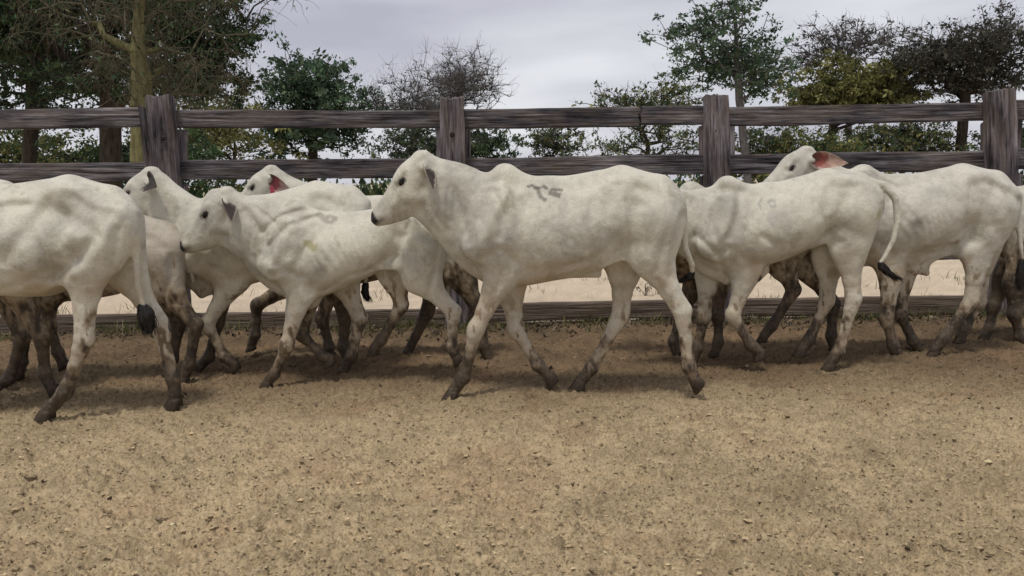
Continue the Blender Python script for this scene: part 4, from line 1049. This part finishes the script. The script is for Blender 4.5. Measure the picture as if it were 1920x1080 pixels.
    cr = mesh_obj('branches', V2 - ro, Q2, bk2 or bk, root); tag(cr, kind='stuff')
    leaves = int(leaves * (.30 if bare else (.75 if group.startswith('bush') else .55)))
    if leaves:
        per = r.multinomial(leaves, np.full(len(T_), 1 / len(T_)) * 1.0); cc = np.repeat(T_, per, 0); tone = np.repeat(r.normal(0, .28, len(T_)), per); n = len(cc)
        off = r.normal(0, 1, (n, 3)); off /= np.linalg.norm(off, axis=1)[:, None]; off *= (r.random(n) ** .7)[:, None] * spread * .62 * np.array([1, 1, .6])
        c0 = cc + off; a = r.normal(0, 1, (n, 3)); a /= np.linalg.norm(a, axis=1)[:, None]; b_ = np.cross(a, r.normal(0, 1, (n, 3))); b_ /= np.linalg.norm(b_, axis=1)[:, None]
        if droop: a[:, 2] -= 1.0; a /= np.linalg.norm(a, axis=1)[:, None]
        s = lsize * np.exp(r.normal(0, .3, n))[:, None]
        V = np.stack([c0 - a * s, c0 + b_ * s * aspect, c0 + a * s, c0 - b_ * s * aspect], 1).reshape(-1, 3); V[:, 2] = np.maximum(V[:, 2], .01)
        Q = np.arange(n * 4).reshape(n, 4); ci = r.choice(len(cols), n, p=None); col = np.array(cols)[ci] * np.exp(tone + r.normal(0, .2, n))[:, None]
        o = mesh_obj('crown', V - ro, Q, M_LEAF, root, smooth=False, col=np.clip(np.repeat(col, 4, 0), .004, .6)); tag(o, kind='stuff')
    return root
DKG = [(.034, .068, .030), (.055, .098, .042), (.05, .078, .042), (.088, .118, .052)]
MDG = [(.055, .10, .06), (.085, .135, .075), (.05, .085, .05), (.12, .16, .09)]
OLV = [(.14, .145, .05), (.19, .19, .07), (.11, .12, .04), (.24, .23, .09)]
GRY = [(.055, .055, .05), (.04, .045, .04), (.08, .075, .07)]
YEL = [(.17, .16, .05), (.12, .13, .04), (.20, .18, .07)]
DK2 = [(.020, .044, .020), (.034, .064, .026), (.032, .052, .028), (.055, .072, .030)]
# left group
make_tree('tree', 'nearest tree, thick olive trunk behind the first fence post from the left', 'tree', 11.0, 268, (268, -60), [(250, -60, 150, 60, 2), (330, 10, 110, 60, 1.2), (170, 10, 100, 60, 1.2), (275, 130, 110, 55, 3.0)], 330, 4000, .034, DKG, .155, M_BARKO, 1, .45, 5, droop=1, rmin=.0045, curl=.22, pw=.75, bk2=M_BARKT, back=1)
make_tree('tree', 'large dark leafy tree at the left, its feathery boughs reaching over the open sky', 'tree', 15.0, 218, (205, 60), [(60, 40, 120, 75, 2.2), (180, -10, 160, 60, 2.2), (330, 30, 110, 75, 1.6), (395, 60, 62, 62, 1.2), (385, 120, 52, 42, .7), (330, 150, 75, 50, .9), (-30, 60, 100, 90, 1), (150, 150, 110, 40, .6), (420, 10, 30, 40, .5)], 950, 74000, .050, DK2, .20, M_BARK, 2, .40, 2, rmin=.006)
make_tree('tree', 'dark evergreen tree at the far left behind the larger boughs', 'tree', 19.0, 60, (60, 60), [(40, 70, 90, 90, 2), (120, 90, 90, 60, 1.5), (60, 200, 80, 22, .5), (180, 190, 80, 28, .6)], 420, 24000, .06, DK2, .16, M_BARK, 3, .45, 1, rmin=.007)
make_tree('bush', 'tall dark green bush between the rails left of the first fence post', 'bush', 22.0, 60, (60, 290), [(30, 290, 130, 48, 2), (170, 300, 90, 45, 1.4), (110, 330, 180, 40, 1.5)], 260, 14000, .075, DKG + OLV, .06, M_BARK, 4, .55, group='bushes beyond the fence')
make_tree('bush', 'dark thicket behind the leaning fence post', 'bush', 20.0, 300, (300, 290), [(300, 240, 60, 60, 1), (330, 310, 110, 45, 1.5), (240, 280, 60, 60, 1)], 220, 12000, .065, DKG, .06, M_BARK, 5, .5, group='bushes beyond the fence')
make_tree('bush', 'yellowish bush right of the leaning fence post', 'bush', 24.0, 440, (440, 260), [(425, 225, 42, 45, 1.5), (450, 270, 60, 50, 1.5), (470, 320, 90, 35, 1), (370, 255, 45, 45, 1)], 260, 11000, .065, YEL + OLV + OLV, .06, M_BARK, 6, .5, group='bushes beyond the fence')
make_tree('tree', 'round green tree between the first and second fence posts', 'tree', 27.0, 590, (588, 200), [(590, 165, 62, 48, 2.5), (545, 200, 52, 34, 1.6), (640, 205, 48, 42, 1.8), (590, 245, 85, 40, 1.8), (600, 290, 100, 45, 1.4), (510, 250, 26, 40, .5), (580, 130, 30, 16, .5)], 620, 30000, .085, MDG, .17, M_BARK, 7, .50, 1)
make_tree('tree', 'bare thin tree left of the second fence post', 'tree', 28.0, 770, (775, 220), [(775, 165, 34, 36, 2), (800, 205, 45, 32, 1.5), (755, 215, 38, 30, 1), (712, 195, 28, 28, .5)], 360, 4200, .06, GRY, .07, M_BARKG, 8, .48, 7, rmin=.0065, bare=True)
make_tree('tree', 'bare round topped tree above the second fence post', 'tree', 26.0, 862, (862, 190), [(862, 150, 44, 36, 3), (850, 190, 50, 30, 1.5)], 400, 3600, .05, GRY, .08, M_BARKG, 9, .46, 8, rmin=.0065, bare=True)
make_tree('bush', 'grey green bush behind the second fence post', 'bush', 25.0, 830, (830, 290), [(790, 270, 62, 38, 1.5), (860, 285, 60, 40, 1), (740, 300, 50, 35, .8)], 260, 9000, .055, GRY + DKG, .06, M_BARK, 10, .4, 2, group='bushes beyond the fence')
make_tree('bush', 'dark green bush right of the second fence post', 'bush', 27.0, 912, (912, 290), [(905, 270, 42, 38, 1.5), (915, 310, 55, 35, 1)], 170, 7500, .07, DKG + MDG, .06, M_BARK, 11, .42, group='bushes beyond the fence')
make_tree('bush', 'small round bush alone in the gap between the second and third fence posts', 'bush', 30.0, 1035, (1035, 295), [(1035, 265, 48, 30, 1.5), (1035, 300, 52, 25, 1.2)], 170, 6500, .065, MDG + YEL + GRY, .05, M_BARK, 12, .40, 1, group='bushes beyond the fence')
make_tree('tree', 'low spreading tree left of the third fence post', 'tree', 25.0, 1215, (1215, 270), [(1160, 195, 32, 18, .8), (1215, 210, 65, 32, 1.6), (1262, 185, 30, 20, .8), (1225, 260, 85, 40, 1.8), (1150, 280, 28, 35, .7), (1290, 260, 40, 45, .7)], 360, 9500, .060, MDG + OLV, .08, M_BARK, 13, .40, 2, rmin=.008)
make_tree('tree', 'tall slender leafy tree behind the third fence post, its top above the picture', 'tree', 21.0, 1408, (1380, 60), [(1350, -40, 80, 50, 1.3), (1345, 30, 62, 48, 1.6), (1405, 90, 72, 48, 2.2), (1350, 110, 50, 38, 1.5), (1435, 140, 52, 38, 1.5), (1380, 165, 62, 30, 1.2), (1268, 70, 26, 14, .5), (1300, 55, 34, 20, .6), (1300, 115, 22, 12, .3), (1475, 105, 25, 22, .4), (1400, 270, 55, 20, .3)], 560, 17000, .062, MDG, .11, M_BARKG, 14, .38, 1)
make_tree('tree', 'thin grey tree rising behind the olive bushy tree on the right', 'tree', 28.0, 1590, (1590, 110), [(1590, 70, 50, 36, 2), (1640, 75, 30, 30, .8), (1550, 105, 40, 26, 1), (1510, 120, 26, 18, .5)], 320, 4500, .06, GRY, .09, M_BARKG, 15, .42, 3, rmin=.009)
make_tree('tree', 'olive green bushy tree between the third and fourth fence posts', 'tree', 24.0, 1555, (1560, 200), [(1600, 150, 85, 34, 2.5), (1530, 175, 50, 34, 1.5), (1670, 170, 50, 38, 1.8), (1600, 190, 100, 25, 1.4)], 700, 46000, .066, OLV, .13, M_BARK, 16, .36, 2)
make_tree('tree', 'dark round crowned tree left of the fourth fence post', 'tree', 23.0, 1790, (1810, 150), [(1810, 90, 85, 60, 3), (1860, 60, 60, 42, 1.5), (1750, 120, 60, 42, 1.6), (1900, 110, 50, 60, 1.5), (1820, 150, 100, 22, 1.2), (1720, 80, 24, 24, .3)], 760, 32000, .055, [(.045, .048, .040), (.07, .072, .056), (.10, .096, .075)], .15, M_BARK, 17, .42, 3, rmin=.007)
make_tree('bush', 'dark green bush right of the third fence post, between the rails', 'bush', 22.0, 1480, (1480, 300), [(1450, 270, 52, 36, 1.2), (1500, 262, 48, 40, 1.3), (1420, 310, 50, 40, 1), (1560, 275, 48, 38, 1)], 260, 9500, .065, DKG + OLV, .06, M_BARK, 18, .42, 1, group='bushes beyond the fence')
make_tree('bush', 'mixed green bush left of the fourth fence post, between the rails', 'bush', 23.0, 1690, (1690, 300), [(1640, 270, 50, 36, 1.2), (1700, 262, 48, 38, 1.3), (1755, 270, 48, 40, 1.1)], 260, 9500, .062, DKG + OLV + GRY, .06, M_BARK, 19, .42, 1, group='bushes beyond the fence')
make_tree('bush', 'bush at the right picture edge behind the fourth fence post', 'bush', 22.0, 1925, (1925, 290), [(1915, 260, 40, 50, 1.2), (1950, 290, 60, 50, 1)], 130, 5500, .065, DKG, .06, M_BARK, 20, .42, 1, group='bushes beyond the fence')
# low scrub along the horizon
r = np.random.default_rng(21); pts = []
for i in range(800):
    x = r.uniform(-30, 32); y = r.uniform(27, 40); k = r.integers(12, 34); hh = .9 * r.random() + .5
    q = np.stack([x + r.normal(0, .35, k), y + r.normal(0, .3, k), np.abs(r.normal(0, hh * .55, k))], 1); pts.append(q)
pts = np.concatenate(pts)
blades('scrub', pts, np.full(len(pts), .22), .07, DKG + OLV + MDG, M_LEAF, 22, 1.0, 'low green scrub along the far edge of the pale field', 'scrub')
print('environment done %.1f' % (time.time() - T0))

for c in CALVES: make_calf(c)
print('\n'.join(REPORT))
print('script time %.1f' % (time.time() - T0))
